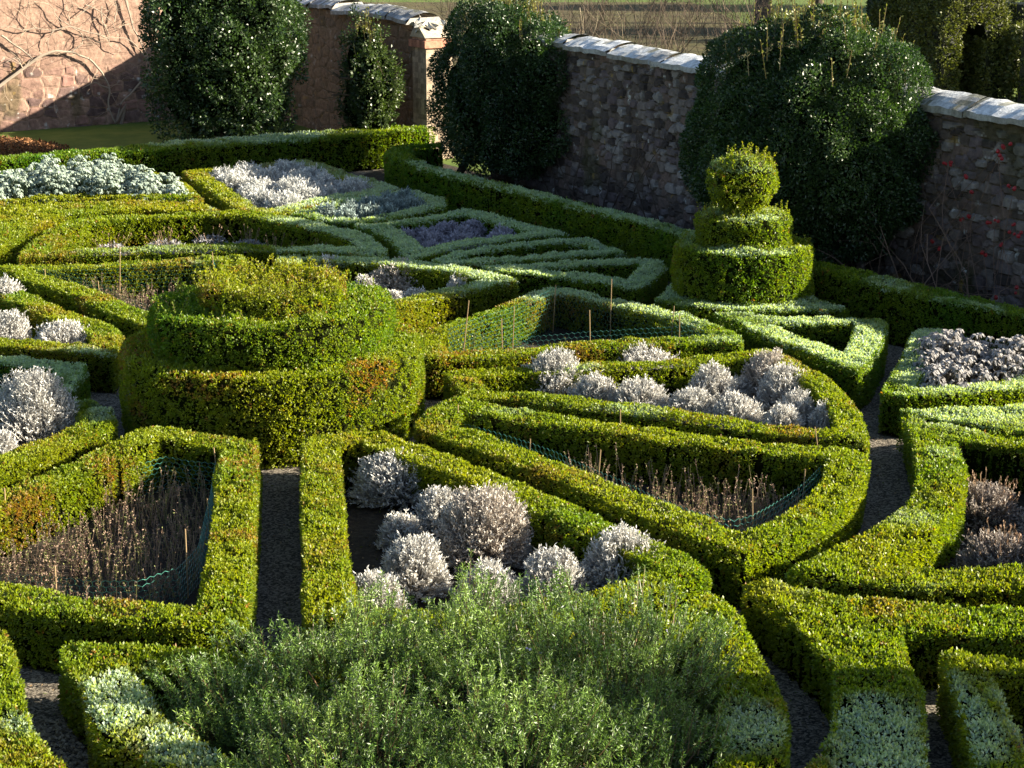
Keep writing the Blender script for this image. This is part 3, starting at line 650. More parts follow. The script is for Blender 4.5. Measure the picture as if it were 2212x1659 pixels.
# ------------------------------------------------------------------ the parterre hedges
HEDGES = [
 ("A", "wedge box hedge framing netted dead brown stems, left of the central gravel path", dict(yellow=.58, bronze=.75, seed=1)),
 ("B", "wedge-shaped box hedge framing the dark bed of nine grey lavenders behind the rosemary", dict(yellow=.62, bronze=.35, seed=2)),
 ("C", "long wedge box hedge framing brown stems and net, between the two lavender beds", dict(yellow=.6, bronze=.5, seed=3)),
 ("D", "wedge box hedge filled with a crowded row of grey lavenders, right of the round topiary", dict(yellow=.62, bronze=.7, seed=4, w=.31)),
 ("E", "wedge box hedge around a netted hollow bed with its far corner frosted", dict(yellow=.55, bronze=.7, seed=5, w=.33)),
 ("F", "wedge box hedge behind the round topiary with one large ball of grey lavender in it", dict(yellow=.55, bronze=.3, seed=6)),
 ("G", "wedge box hedge with brown stems inside, behind and left of the round topiary", dict(yellow=.62, bronze=.6, seed=7)),
 ("H", "wedge box hedge holding three pale lavenders beside the left edge, below the brown-stemmed wedge", dict(yellow=.6, bronze=.4, seed=8)),
 ("I", "frosted wedge box hedge with thin canes inside, shaded by the round topiary", dict(yellow=.35, bronze=.2, seed=9)),
 ("J", "wedge box hedge around the biggest pale lavender, left of the round topiary", dict(yellow=.62, bronze=.45, seed=10)),
 ("K", "low golden box hedge edging the bank of drooping silver-green plants", dict(yellow=.7, bronze=.6, seed=11)),
 ("L", "broad curved crescent of golden box hugging the eye-shaped bed", dict(yellow=.7, bronze=.5, seed=12, solid=True)),
 ("M", "eye-shaped box hedge ring, golden at its left end and frosted at its right point", dict(yellow=.55, bronze=.5, seed=13)),
 ("N", "square box hedge frame, golden along one side, filled with silver bushes", dict(yellow=.85, bronze=.6, seed=14)),
 ("O", "half-moon box hedge holding dark frosted sprigs, between the two square beds", dict(yellow=.4, bronze=.2, seed=15, w=.34)),
 ("P", "kite-shaped frosted box hedge around greyish purple plants", dict(yellow=.35, bronze=.1, seed=16)),
 ("Q", "slim leaf-shaped frosted box hedge with a narrow slit in the middle", dict(yellow=.3, bronze=.1, seed=17, w=.33)),
 ("R", "triangular frosted box hedge with an empty dark middle, left of the small tiered topiary", dict(yellow=.35, bronze=.1, seed=18)),
 ("S", "low solid box plinth with a frosted point, at the foot of the small tiered topiary", dict(yellow=.35, bronze=.1, seed=19, solid=True)),
 ("T", "triangular frosted box hedge with one tiny white plant inside, beside the small topiary", dict(yellow=.4, bronze=.1, seed=20)),
 ("U", "frosted box hedge around the drooping purple-grey sage at the right edge", dict(yellow=.4, bronze=.1, seed=21)),
 ("V", "narrow solid strip of box wedged between the sage bed and the curved right-hand bed", dict(yellow=.5, bronze=.1, seed=22, solid=True)),
 ("W", "bright green box hedge curving along the gravel path around the dry seed-headed lavender", dict(yellow=.55, bronze=.15, seed=23, w=.45)),
 ("X", "wide L-shaped box hedge with a heavily frosted lower arm in the bottom right corner", dict(yellow=.68, bronze=.5, seed=24, solid=True)),
 ("Y", "inner L-shaped box strip tucked inside the wide frosted L in the bottom right corner", dict(yellow=.6, bronze=.3, seed=25, solid=True)),
 ("BB", "rounded box hedge encircling the big rosemary at the bottom", dict(yellow=.58, bronze=.3, seed=26, w=.42)),
 ("CC", "solid block of box cut off by the bottom left corner of the photo", dict(yellow=.58, bronze=.4, seed=27, solid=True)),
]
POLY = {}
for key, label, kw in HEDGES:
    o, POLY[key] = hedge(key, label, **kw)
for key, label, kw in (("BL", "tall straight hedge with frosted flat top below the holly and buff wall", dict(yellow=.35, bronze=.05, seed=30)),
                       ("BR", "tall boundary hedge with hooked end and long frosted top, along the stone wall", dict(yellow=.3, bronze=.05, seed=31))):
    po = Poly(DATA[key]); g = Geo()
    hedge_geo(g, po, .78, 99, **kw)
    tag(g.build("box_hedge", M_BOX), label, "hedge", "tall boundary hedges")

# ------------------------------------------------------------------ topiaries
T1 = (-2.73, 19.42)
t = thing("topiary", "big round three-tiered box topiary with shaggy bronze top amid the wedge beds", "topiary", (*T1, 0))
tier([(1.66, 0), (1.70, .5), (1.69, .93), (1.65, .98), (1.1, 1.0)], T1, t, yellow=.6, bronze=1.0, rough=.04, seed=40, jitter=.4)
tier([(1.32, .95), (1.36, 1.25), (1.34, 1.40), (1.29, 1.44), (.6, 1.45)], T1, t, yellow=.32, bronze=.10, rough=.06, seed=41, jitter=.55, shoots=420)
tier([(.76, 1.40), (.84, 1.50), (.84, 1.62), (.74, 1.67), (.5, 1.56), (.3, 1.54), (.01, 1.60)], T1, t, yellow=.78, bronze=.75, rough=.12, seed=42, jitter=.8, shoots=900)
T2 = (3.24, 24.15)
t = thing("topiary", "small tiered box topiary topped with a ball, standing before the largest domed bush", "topiary", (*T2, 0))
tier([(.95, .3), (.95, 1.1), (.92, 1.18), (.5, 1.2)], T2, t, yellow=.42, bronze=.05, seed=43, rough=.06, shoots=200)
tier([(.64, 1.12), (.65, 1.5), (.61, 1.58), (.2, 1.6)], T2, t, yellow=.5, bronze=.1, seed=44, rough=.07, shoots=160)
tier([(.10, 1.5), (.16, 1.62), (.36, 1.78), (.47, 2.0), (.44, 2.2), (.30, 2.35), (.01, 2.42)], T2, t, yellow=.62, bronze=.2, seed=45, rough=.12, shoots=260)

# ------------------------------------------------------------------ lavender and other mounds
def lavender(x, y, r, h, label, name="lavender", cat="lavender", group="grey lavender mounds in the wedge beds", tip=(.50, .49, .46), low=(.22, .18, .15), dens=680, nleaf=10, leafw=.012, leafl=.036, stalks=0, flat=.85, seed=0):
    t = thing(name, label, cat, (x, y, 0), group)
    c = np.array([x, y, 0.0])
    L = float(np.clip(np.linalg.norm(c - EYE) * 3.3 / 1756, leafl, .2)); W = max(leafw, L * .3)
    ar = 2 * np.pi * r * r * .5 + np.pi * r * h * 1.4
    n = int(ar * dens * (leafl / L) ** 1.2)
    u = rand_unit(n); u[:, 2] = np.abs(u[:, 2]); u[:, 2] = u[:, 2] * 1.05 - .05
    lob = 1 + .28 * (fbm(u * 2.6 + c * 3, 3) - .5) * 2 + .10 * rng.normal(size=n) * .6
    T = c + np.stack([u[:, 0] * r * lob, u[:, 1] * r * lob, .10 * h + np.clip(u[:, 2], 0, 1) ** flat * h * .9 * (.35 + .65 * lob)], 1)
    B = c + np.stack([u[:, 0] * r * .5, u[:, 1] * r * .5, .05 * h + np.clip(u[:, 2], 0, 1) * h * .45], 1)
    lo = B + (T - B) * .25
    g = Geo(); sh = (.75 + .5 * rng.random((n, 1)))
    g.sticks(lo, T, .006, .003, mix(low, tip, .35 + .3 * rng.random(n)) * sh)
    ax = norm(norm(T - B) + .55 * Z3)
    for k in range(nleaf):
        f = .35 + .65 * (k + rng.random(n)) / nleaf
        Pk = lo + (T - lo) * f[:, None]
        g.leaves(Pk, norm(ax * .8 + rand_unit(n) * .75), L * (.7 + .6 * rng.random(n)), W, mix(low, tip, np.clip(f * 1.25 - .2, 0, 1)) * sh * (.85 + .3 * rng.random((n, 1))), .08)
    th = np.linspace(0, 2 * np.pi, 19); ph = np.linspace(0, np.pi / 2, 7)
    core = c + np.stack([r * .62 * np.sin(ph)[:, None] * np.cos(th), r * .62 * np.sin(ph)[:, None] * np.sin(th), .04 + h * .62 * np.cos(ph)[:, None] * np.ones_like(th)], 2)
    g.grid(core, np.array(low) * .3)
    g.build("foliage", M_SILVER, t)
    g = Geo()
    for k in range(7):
        a = rng.random() * 6.28; e = c + np.array([np.cos(a) * r * .55, np.sin(a) * r * .55, h * .4])
        m = (c + e) / 2 + (0, 0, -.03); g.tube([c + np.array([np.cos(a) * .03, np.sin(a) * .03, 0]), m, e], [.018, .013, .007], (.09, .065, .045), 5)
    g.build("stem", M_WOOD, t)
    if stalks:
        g = Geo(); a = rand_unit(stalks); a[:, 2] = np.abs(a[:, 2]) + .5; a = norm(a)
        B = c + a * np.array([r, r, h]) * .6; E = B + norm(a + Z3 * .6) * (.16 + .2 * rng.random((stalks, 1)))
        g.sticks(B, E, .003, .002, (.32, .22, .13))
        for k in range(4): g.leaves(E - (0, 0, .012 * k), norm(Z3 + .5 * rand_unit(stalks)), .03, .014, (.24, .16, .11))
        g.build("flower_stalk", M_DRY, t)
    return t

LAV = {
 "B": ["lopsided grey lavender on a bare forked stem, nearest the round topiary in the dark bed", "rounded grey lavender half hidden behind the biggest one in the dark bed", "biggest grey-brown lavender in the middle of the dark bed behind the rosemary",
       "small lavender behind the pale vase-shaped one in the dark bed", "pale vase-shaped lavender with brown stems showing, left of the biggest in the dark bed", "low white lavender against the golden left hedge of the dark bed",
       "low bluish lavender between the vase-shaped and the squat one, peeping over the rosemary", "squat flat-topped lavender behind the rosemary, second from the dark bed's right corner", "wide pale lavender filling the right corner of the dark bed"],
 "D": ["upright pale lavender, first at the inner end of the crowded lavender row", "broad tallest lavender at the back of the crowded row", "sloping lavender joined to the right side of the tallest one in the crowded row", "low lavender in front of the tallest one, second along the crowded row's front", "low wide lavender below the tallest one along the front hedge of the crowded row",
       "tall narrow lavender midway between the tallest one and the brownish one in the crowded row", "small lavender tucked under the tall narrow one in the crowded row", "low lavender along the front hedge right below the tall narrow one", "flat lavender along the front hedge below the dark gap of the crowded row", "brownish lavender standing highest at the outer end of the crowded row",
       "grey lavender leaning before the brownish one at the row's outer end", "small round lavender at the foot of the grey leaning one", "flattest lavender at the front near the row's outer end", "last little upright lavender in the outer corner of the crowded row"],
 "F": ["large round ball of brownish grey lavender behind the topiary", "lavender showing just above the topiary's shaggy top", "small lavender between the ball-shaped one and the topiary", "small lavender at the left foot of the ball-shaped one", "pale lavender at the right foot of the ball-shaped one", "little lavender alone in the far right corner behind the ball-shaped one"],
 "H": ["topmost of the three pale lavenders cut by the left edge", "middle pale lavender cut by the left edge, under the topmost", "low spreading lavender pointing at the round topiary's left side"],
 "J": ["biggest pale lavender at the left edge, frosted and bushy", "small white lavender below the biggest pale one at the left edge"]}
cnt = {}
for key, x, y, r, h in DATA['MOUND']:
    i = cnt.get(key, 0); cnt[key] = i + 1
    br_ = i in (2,) and key == "B" or i == 9 and key == "D" or i == 0 and key == "F"
    lavender(x, y, r * (1.2 if key == 'D' else 1.06), h + (.10 if key == 'D' else .02), LAV[key][i], tip=(.50, .47, .43) if br_ else (.57, .57, .55), low=(.32, .25, .20) if br_ else (.33, .30, .27))

def scatter(po, margin, gap, seed):
    r = np.random.default_rng(seed); X = po.lo + r.random((4000, 2)) * (po.hi - po.lo); X = X[po.sd(X) > margin]; out = []
    for p in X:
        if all(np.hypot(*(p - q)) > gap for q in out): out.append(p)
    return out

for i, p in enumerate(scatter(POLY["N"], .62, .5, 3)):
    lavender(p[0], p[1], .36 + .06 * rng.random(), .58 + .1 * rng.random(), "bushy silver-white plant among its like inside the golden-sided square hedge", "silver_bush", "silver bush", "silver bushes in the square bed",
             tip=(.56, .57, .56), low=(.30, .31, .30), dens=420, leafw=.016, leafl=.04, flat=.6)
for i, p in enumerate(scatter(POLY["P"], .5, .45, 4)):
    lavender(p[0], p[1], .3, .42 + .08 * rng.random(), "greyish purple frosted plant among its like inside the kite-shaped hedge", "purple_plant", "purple plant", "purple plants in the kite-shaped bed",
             tip=(.36, .35, .42), low=(.14, .11, .14), dens=380, leafw=.018, leafl=.045, flat=.6)
for i, p in enumerate(scatter(POLY["O"], .40, .36, 5)):
    lavender(p[0], p[1], .24, .58 + .08 * rng.random(), "dark sprig tipped with frost among its like inside the half-moon hedge", "frosted_sprig", "sprig", "frosted sprigs in the half-moon bed",
             tip=(.26, .33, .32), low=(.03, .04, .025), dens=260, leafw=.022, leafl=.05, flat=.5)
for i, p in enumerate(scatter(POLY["M"], .55, .75, 6)):
    lavender(p[0], p[1], .3, .12 + .05 * rng.random(), "low lavender with thin seed stalks among its like inside the eye-shaped hedge", "low_lavender", "lavender", "low lavenders in the eye-shaped bed",
             tip=(.36, .36, .38), low=(.14, .13, .12), dens=300, stalks=14)
for (x, y, r, h), lab in zip(((4.55, 16.0, .38, .42), (5.15, 15.2, .5, .5), (4.45, 14.7, .42, .40), (5.2, 14.1, .45, .42)),
        ("bluish lavender at the back of the curved bed by the gravel path", "tallest dry brown lavender full of seed stalks in the curved bed", "dry brown lavender nearest the bright green curve of hedge", "dry lavender at the front of the curved bed against its lower hedge")):
    lavender(x, y, r, h, lab, "dry_lavender", "lavender", "dry lavenders in the curved bed", tip=(.36, .32, .29), low=(.17, .13, .11), dens=420, stalks=60)

def rosettes(x, y, r, h, label, name, cat, group, col, low, L, W, n, seed=0):
    """mound of whorls of long drooping leaves"""
    t = thing(name, label, cat, (x, y, 0), group); c = np.array([x, y, 0.0]); g = Geo()
    u = rand_unit(n); u[:, 2] = np.abs(u[:, 2])
    lob = .85 + .3 * rng.random(n)
    T = c + np.stack([u[:, 0] * r * lob, u[:, 1] * r * lob, .12 * h + u[:, 2] ** .7 * h * .88 * lob], 1)
    B = c + (T - c) * np.array([.35, .35, .3])
    g.sticks(B, T, .010, .007, low)
    for k in range(11):
        a = 2 * np.pi * (k / 11 + rng.random(n)); rad = np.stack([np.cos(a), np.sin(a), np.zeros(n)], 1)
        up = .55 - .12 * (k % 4); D1 = norm(rad + Z3 * up); sh = .75 + .45 * rng.random((n, 1)); S = norm(np.cross(D1, Z3))
        m = T + D1 * L * .5; e = m + norm(rad * .7 - Z3 * (.55 + .5 * rng.random((n, 1)))) * L * .6
        w = S * W * .5
        c1 = mix(col, low, .25 * rng.random(n)) * sh
        g.add(np.stack([T - w * .5, T + w * .5, m + w, m - w], 1), c1); g.add(np.stack([m - w, m + w, e + w * .25, e - w * .25], 1), c1 * .9)
    th = np.linspace(0, 2 * np.pi, 15); ph = np.linspace(0, np.pi / 2, 6)
    g.grid(c + np.stack([r * .7 * np.sin(ph)[:, None] * np.cos(th), r * .7 * np.sin(ph)[:, None] * np.sin(th), h * .7 * np.cos(ph)[:, None] * np.ones_like(th)], 2), np.array(low) * .3)
    g.build("foliage", M_SILVER, t)
    return t
for i, p in enumerate(scatter(POLY["K"], .36, .46, 8)):
    rosettes(p[0], p[1], .34, .68 + .20 * rng.random() + .12 * math.sin(p[0] * 1.3), "drooping silver-green plant among its like in the bank below the tall straight hedge", "woolly_plant", "woolly plant", "silver-green plants behind the golden crescent", (.36, .44, .37), (.13, .17, .10), .085, .034, 150)
for i, p in enumerate(scatter(POLY["U"], .40, .40, 9)):
    rosettes(p[0], p[1], .30, .66 + .1 * rng.random(), "frosted purple-grey sage plant among its like at the right edge", "sage", "sage", "purple-grey sage plants in the right-hand bed", (.34, .33, .33), (.10, .085, .06), .085, .030, 110)
s = thing("white_plant", "tiny white-leaved plant alone inside the dark triangular hedge", "plant", (3.92, 21.0, 0))
g = Geo(); g.sticks(np.array([[3.92, 21.0, 0]]), np.array([[3.92, 21.0, .3]]), .008, .005, (.2, .25, .2)); B = np.tile([[3.92, 21.0, .24]], (16, 1)) + rng.normal(size=(16, 3)) * .05
g.leaves(B, rand_unit(16), .07, .035, (.62, .66, .64)); g.build("foliage", M_SILVER, s)

# ------------------------------------------------------------------ rosemary
def rosemary(x, y, r, h, label, n, seed=0):
    t = thing("rosemary", label, "rosemary", (x, y, 0), "rosemary bushes in the rounded front bed"); c = np.array([x, y, 0.0]); g = Geo()
    u = rand_unit(n); u[:, 2] = np.abs(u[:, 2])
    depth = np.where(rng.random(n) < .6, 1.0, .55 + .4 * rng.random(n))
    lob = (1 + .62 * (fbm(u * 3.0 + c, 5) - .5) * 2) * depth
    T = c + np.stack([u[:, 0] * r * lob, u[:, 1] * r * lob, .08 + u[:, 2] ** .75 * h * lob], 1)
    ax = norm(u * np.array([1, 1, .6]) * .55 + Z3 * .8 + .35 * rand_unit(n)); ln = .10 + .16 * rng.random(n) ** 1.5
    B = T - ax * (ln * .7)[:, None]; E = B + ax * ln[:, None]
    wood = rng.random(n) < .25
    g.sticks(B - ax * .06, E, .0035, .002, np.where(wood[:, None], (.16, .10, .05), (.08, .10, .04)))
    tn = vnoise(T * 2.3, 6)
    col = mix((.055, .13, .02), (.23, .34, .065), np.clip(tn + .4 * (rng.random(n) - .5), 0, 1))
    K = 28
    for k in range(K):
        f = (k + rng.random(n)) / K
        Pk = B + ax * (ln * f)[:, None]
        D = norm(ax * .65 + rand_unit(n)); pale = (rng.random(n) < .10)[:, None]
        g.leaves(Pk, D, .028 + .014 * rng.random(n), .0058, np.where(pale, (.22, .27, .19), col) * (.75 + .5 * rng.random((n, 1))), .05)
    fl = rng.random(n) < .006
    if fl.any(): g.leaves(np.repeat(E[fl], 4, 0), rand_unit(4 * fl.sum()), .022, .014, (.42, .38, .66))
    th = np.linspace(0, 2 * np.pi, 19); ph = np.linspace(0, np.pi / 2, 7)
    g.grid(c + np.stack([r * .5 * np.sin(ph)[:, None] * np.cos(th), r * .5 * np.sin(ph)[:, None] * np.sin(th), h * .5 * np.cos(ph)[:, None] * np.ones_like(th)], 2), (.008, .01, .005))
    g.build("foliage", M_ROSEMARY, t)
    g = Geo()
    for k in range(16):
        a = rng.random() * 6.28; q = .35 + .55 * rng.random(); e = c + np.array([np.cos(a) * r * q, np.sin(a) * r * q, h * (.95 - .35 * q)])
        m = c + (e - c) * .5 + np.array([0, 0, -.06]) + rng.normal(size=3) * .03; g.tube([c + np.array([np.cos(a) * .05, np.sin(a) * .05, 0]), m, e], [.022, .014, .005], (.15, .095, .055), 5)
    g.build("stem", M_WOOD, t)
for a in ((-1.9, 11.3, .58, .66, "lowest rosemary in the shaded left part of the rounded bed", 900), (-1.2, 11.6, .85, .85, "rosemary spilling over the gravel path's lower end", 1300), (-.2, 11.6, .85, .95, "tall rosemary in front of the vase-shaped lavender", 1500),
          (.72, 11.5, .80, .98, "rounded rosemary filling the right side of the rounded bed", 1500), (-1.1, 10.3, .85, .85, "dark rosemary at the bottom of the photo, left of the bright sprays", 1300), (.0, 10.3, .85, .92, "rosemary with bright sprays at the bottom of the photo", 1400), (.75, 10.6, .62, .7, "dark rosemary under the right side of the rounded bed", 800)):
    rosemary(*a)

# ------------------------------------------------------------------ wire netting on canes, dead stems
def resample(p, step, closed=True):
    p = np.asarray(p, float)
    if closed: p = np.concatenate([p, p[:1]])
    s = np.concatenate([[0], np.cumsum(np.linalg.norm(np.diff(p, axis=0), axis=1))]); n = max(int(s[-1] / step), 3)
    q = np.linspace(0, s[-1], n + 1)
    return np.stack([np.interp(q, s, p[:, k]) for k in range(p.shape[1])], 1)
def netting(key, label, inset, hgt, stakes, seed=0, sag=.12, base=.02, ring=None, R=.0023, wire=(.02, .10, .085)):
    po = POLY[key]
    if ring is None:
        ring = po.inset(inset); ring = ring[po.sd(ring) > inset * .75]
    ring = np.asarray(ring, float)
    a, b = .075, .065
    path = resample(ring, a / 2); n = len(path) - 1 - (len(path) - 1) % 2
    t = thing("plant_net", label, "wire netting", (*ring.mean(0), 0), "green wire netting on canes"); g = Geo()
    s = np.arange(n + 1) * a / 2
    droop = 1 - sag * (fbm(np.stack([s * .7, s * 0, s * 0], 1), seed) * 2)
    rows = int(hgt / b); lean = (vnoise(np.stack([s * .9, s * 0, s * 0], 1), seed + 2) - .5) * .12
    nv = np.gradient(path[:n + 1], axis=0); nv = norm(np.stack([-nv[:, 1], nv[:, 0]], 1))
    def pt(r, j, off):
        z = base + (r * b + off) * droop[j]
        q = path[j] + nv[j] * (lean[j] * z / hgt)[:, None]
        return np.concatenate([q, z[:, None]], 1)
    j = np.arange(n)
    A, B = [], []
    for r in range(rows + 1):
        o = np.where((np.arange(n + 1) + r) % 2 == 0, b * .17, -b * .17)
        A.append(pt(r, j, o[:-1])); B.append(pt(r, j + 1, o[1:]))
        if r < rows:
            k = j[((j + r) % 2) == 0]
            A.append(pt(r, k, np.full(len(k), b * .17))); B.append(pt(r + 1, k, np.full(len(k), -b * .17)))
    A, B = np.concatenate(A), np.concatenate(B)
    g.sticks(A, B, R, R, np.array(wire) * (.7 + .6 * rng.random((len(A), 1))))
    g.build("mesh", M_NET, t)
    st = resample(ring, 1e9 if stakes == 0 else po.len.sum() * .75 / stakes)
    for q in st[:-1]:
        z = hgt * (.9 + .45 * rng.random()); d = rng.normal(size=2) * .03
        Geo().tube([(*q, 0), (*(q + d), z)], .006, (.34, .24, .13), 5).build("cane", M_DRY, t)
netting("A", "green hexagonal wire netting sagging round the bed left of the central path", .46, .50, 9, 1, .22, ring=[(-2.98, 16.9), (-2.86, 15.6), (-2.78, 14.6), (-2.86, 14.0), (-3.12, 13.75), (-3.6, 13.74), (-4.4, 13.85), (-5.15, 14.2), (-4.95, 15.0), (-4.45, 15.9), (-3.95, 16.65), (-3.55, 17.1)], R=.0026, wire=(.04, .15, .12))  # wire colour lightened to stand in for sun on this net
netting("C", "green wire netting with bright corner in the long wedge bed of brown stems", .44, .50, 10, 2, .12, ring=DATA['NETC'], R=.0026, wire=(.04, .15, .12))  # wire painted lighter than the other nets, as if sunlit
netting("E", "wire netting on canes round the hollow bed with the frosted far corner", .41, .70, 9, 3, .10, R=.0020, wire=(.022, .09, .075))
netting("G", "faint wire netting round the brown-stemmed bed behind and left of the topiary", .46, .62, 7, 4, .1, R=.0016)
netting("I", "wire netting on thin canes in the frosted wedge at the left edge", .46, .50, 6, 5, .1)

def dead_stems(key, label, n, hmin, hmax, keep=None, seed=0):
    po = POLY[key]; X = po.lo + rng.random((n * 4, 2)) * (po.hi - po.lo); X = X[po.sd(X) > .5]
    X = X[vnoise(np.concatenate([X * 1.4, np.zeros((len(X), 1))], 1), seed) > .30]
    if keep is not None: X = X[keep(X)]
    X = X[:n]; n = len(X); g = Geo()
    B = np.concatenate([X, np.full((n, 1), .005)], 1); H = hmin + (hmax - hmin) * rng.random(n) ** 1.6
    H = H * (.6 + .8 * vnoise(np.concatenate([X * 2.5, np.zeros((n, 1))], 1), seed + 1))
    D = norm(Z3 + .28 * rand_unit(n)); E = B + D * H[:, None]
    col = mix((.27, .19, .13), (.20, .21, .06), (rng.random(n) < .35) * rng.random(n))
    g.sticks(B, E, .0042, .0025, col)
    for k in range(18):
        f = .25 + .75 * rng.random(n); P = B + D * (H * f)[:, None]
        g.leaves(P, norm(D * .7 + rand_unit(n)), .012 + .020 * rng.random(n), .009, mix((.30, .21, .16), (.15, .17, .06), (rng.random(n) < .35)) * (.6 + .7 * rng.random((n, 1))))
    return kind(tag(g.build("dead_stems", M_DRY), label, "dead stems"), "stuff")
dead_stems("A", "dead brown flower stems standing in the netted bed left of the central path", 900, .10, .42, lambda X: (X[:, 0] < -3.05 + .25 * (X[:, 1] - 13.5)) | (rng.random(len(X)) < .10), seed=11)
dead_stems("C", "dead brown stems crowding the long wedge bed right of the central path", 1100, .10, .38, lambda X: X[:, 0] > .2, seed=12)
dead_stems("E", "short brown stems along the front of the hollow netted bed", 350, .12, .45, lambda X: X[:, 1] < 21.8, seed=13)
dead_stems("G", "brown stems in the wedge behind and left of the topiary", 700, .12, .38, seed=14)

# clippings and fallen leaves lying on soil and gravel
g = Geo(); n = 16000; X = np.stack([-8 + 15 * rng.random(n), 9 + 27 * rng.random(n) ** 1.5], 1)
X = X[vnoise(np.concatenate([X * 1.8, np.zeros((len(X), 1))], 1), 3) > .4]; n = len(X); P = np.concatenate([X, np.full((n, 1), .018)], 1)
g.leaves(P, rand_unit(n) * (1, 1, .25), .022 + .02 * rng.random(n), .014, mix(mix((.16, .10, .05), (.30, .22, .12), rng.random(n)), (.10, .13, .03), rng.random(n) < .3), .1)
kind(tag(g.build("fallen_leaves", M_DRY), "scattered clippings and fallen leaves on paths and soil", "fallen leaves"), "stuff")

# small stones on the sunlit bit of path at the lower left
g = Geo(); n = 5000; X = np.stack([-3.75 + 1.1 * rng.random(n), 9.3 + 2.6 * rng.random(n)], 1); X = X[(POLY["BB"].sd(X) < 0) & (POLY["CC"].sd(X) < 0) & (POLY["A"].sd(X) < 0)]; n = len(X)
P = np.concatenate([X, np.full((n, 1), .012)], 1); a = rand_unit(n) * (1, 1, .25); b = norm(np.cross(a, Z3 + .3 * rand_unit(n))); r = (.008 + .012 * rng.random((n, 1)))
c = mix((.16, .13, .10), (.42, .37, .29), rng.random(n))
g.add(np.stack([P - a * r - b * r, P + a * r * 1.1 - b * r * .8, P + a * r + b * r * 1.1, P - a * r * .9 + b * r], 1), c)
g.add(np.stack([P - a * r - b * r, P + a * r * 1.1 - b * r * .8, P + a * r * .5 + (0, 0, .010), P - a * r * .5 + (0, 0, .010)], 1), c * .9)
g.add(np.stack([P + a * r + b * r * 1.1, P - a * r * .9 + b * r, P - a * r * .5 + (0, 0, .010), P + a * r * .5 + (0, 0, .010)], 1), c * .9)
kind(tag(g.build("pebbles", M_COPING), "loose buff pebbles on the path at the lower left", "pebbles"), "stuff")

# ------------------------------------------------------------------ evergreens along the walls
def trunk_of(t, base, top, r, col=(.09, .065, .045)):
    g = Geo(); base, top = np.array(base, float), np.array(top, float)
    m = (base + top) / 2 + rng.normal(size=3) * .06; g.tube([base, m, top], [r, r * .8, r * .55], col, 8)
    for k in range(5): branchy(g, m + (top - m) * rng.random(), rng.normal(size=3) * .7 + Z3, .9, r * .4, 1, col)
    g.build("trunk", M_WOOD, t)
def rot3(ang):
    return np.array([[np.cos(ang), -np.sin(ang), 0], [np.sin(ang), np.cos(ang), 0], [0, 0, 1.0]])
WALL_ANG = math.atan2(WALL_D[1], WALL_D[0])
def bush(name, label, cat, c, rad, zc, zlo, colf, lo, k, seed, rough=.16, pw=2.5, lump=0.0, px=2.5, shoots=0, trunk=None, jitter=.8, ang=WALL_ANG, nl=5, mat=None, group=None, wid=.5):
    t = thing(name, label, cat, (c[0], c[1], 0), group); g = Geo(); R = rot3(ang); rad = np.asarray(rad, float)
    crown(g, c, rad, zc, zlo, px, lo, colf, k=k, rough=rough, pw=pw, seed=seed, lump=lump, jitter=jitter, nl=nl, R=R, wid=wid)
    if shoots:
        u = rand_unit(shoots); u[:, :2] *= np.sqrt(rng.random((shoots, 1))) * .85; u[:, 2] = np.sqrt(np.maximum(1 - u[:, 0] ** 2 - u[:, 1] ** 2, .05))
        B = (u * rad * .98) @ R.T + (*c, zc)
        D = norm(Z3 + .22 * rand_unit(shoots)); ln = .18 + .42 * rng.random(shoots) ** 1.5
        g.sticks(B, B + D * ln[:, None], .008, .005, (.27, .20, .07))
        for f in np.linspace(.15, 1, 9):
            g.leaves(B + D * (ln * f)[:, None], norm(D * .7 + rand_unit(shoots)), .055, .028, (.16, .16, .04))
    g.build("crown", mat or M_GLOSSY, t)
    if trunk is None: trunk = ((*c, 0), (*c, zc), .12)
    trunk_of(t, *trunk)
    return t

bush("holly_tree", "tall dark glossy holly hiding the corner of the two stone walls", "tree", (-6.38, 39.4), (1.6, 1.4, 2.4), 2.65, .3, dark_leaf((.014, .036, .012), (.060, .10, .028), 1), .08, 1.7, 50, rough=.34, lump=.25, pw=2.2, px=2.6, trunk=((-6.35, 39.2, 0), (-6.38, 39.4, 2.5), .2), ang=.15)
bush("wall_shrub", "ragged evergreen shrub growing up the brown wall left of the gate pier", "shrub", (-3.2, 39.5), (.80, .45, 1.4), 1.5, .2, dark_leaf((.014, .035, .010), (.07, .10, .022), 2), .07, 1.5, 51, rough=.5, lump=.4, pw=2.2, px=2.6, shoots=30, trunk=((-3.2, 39.5, 0), (-3.2, 39.5, 2), .07))
bush("domed_bush", "dark domed evergreen bush between the gate pier and the white wall coping", "bush", (.0, 36.3), (1.95, 1.4, 1.85), 1.85, .35, dark_leaf((.010, .030, .010), (.045, .085, .022), 3), .06, 1.7, 52, rough=.2, lump=.15, pw=2.15, shoots=60, trunk=((-1.2, 36.6, 0), (-.6, 36.4, 1.2), .09))
bush("domed_bush", "largest domed evergreen bush over the wall, crowned with yellow upright shoots", "bush", (4.62, 27.4), (2.1, 1.7, 1.92), 2.08, .45, dark_leaf((.013, .036, .010), (.055, .095, .026), 4), .054, 1.8, 53, rough=.15, lump=.10, pw=2.1, shoots=170, trunk=((4.68, 27.5, 0), (4.6, 27.4, 1.5), .12))
bush("clipped_yew", "unseen yew added beyond the right edge to shade the bottom right hedges", "bush", (8.3, 10.6), (1.0, .9, 2.1), 1.9, .1, dark_leaf(seed=5), .06, 1.2, 54)  # unseen bush added to cast shade over the bottom right hedges

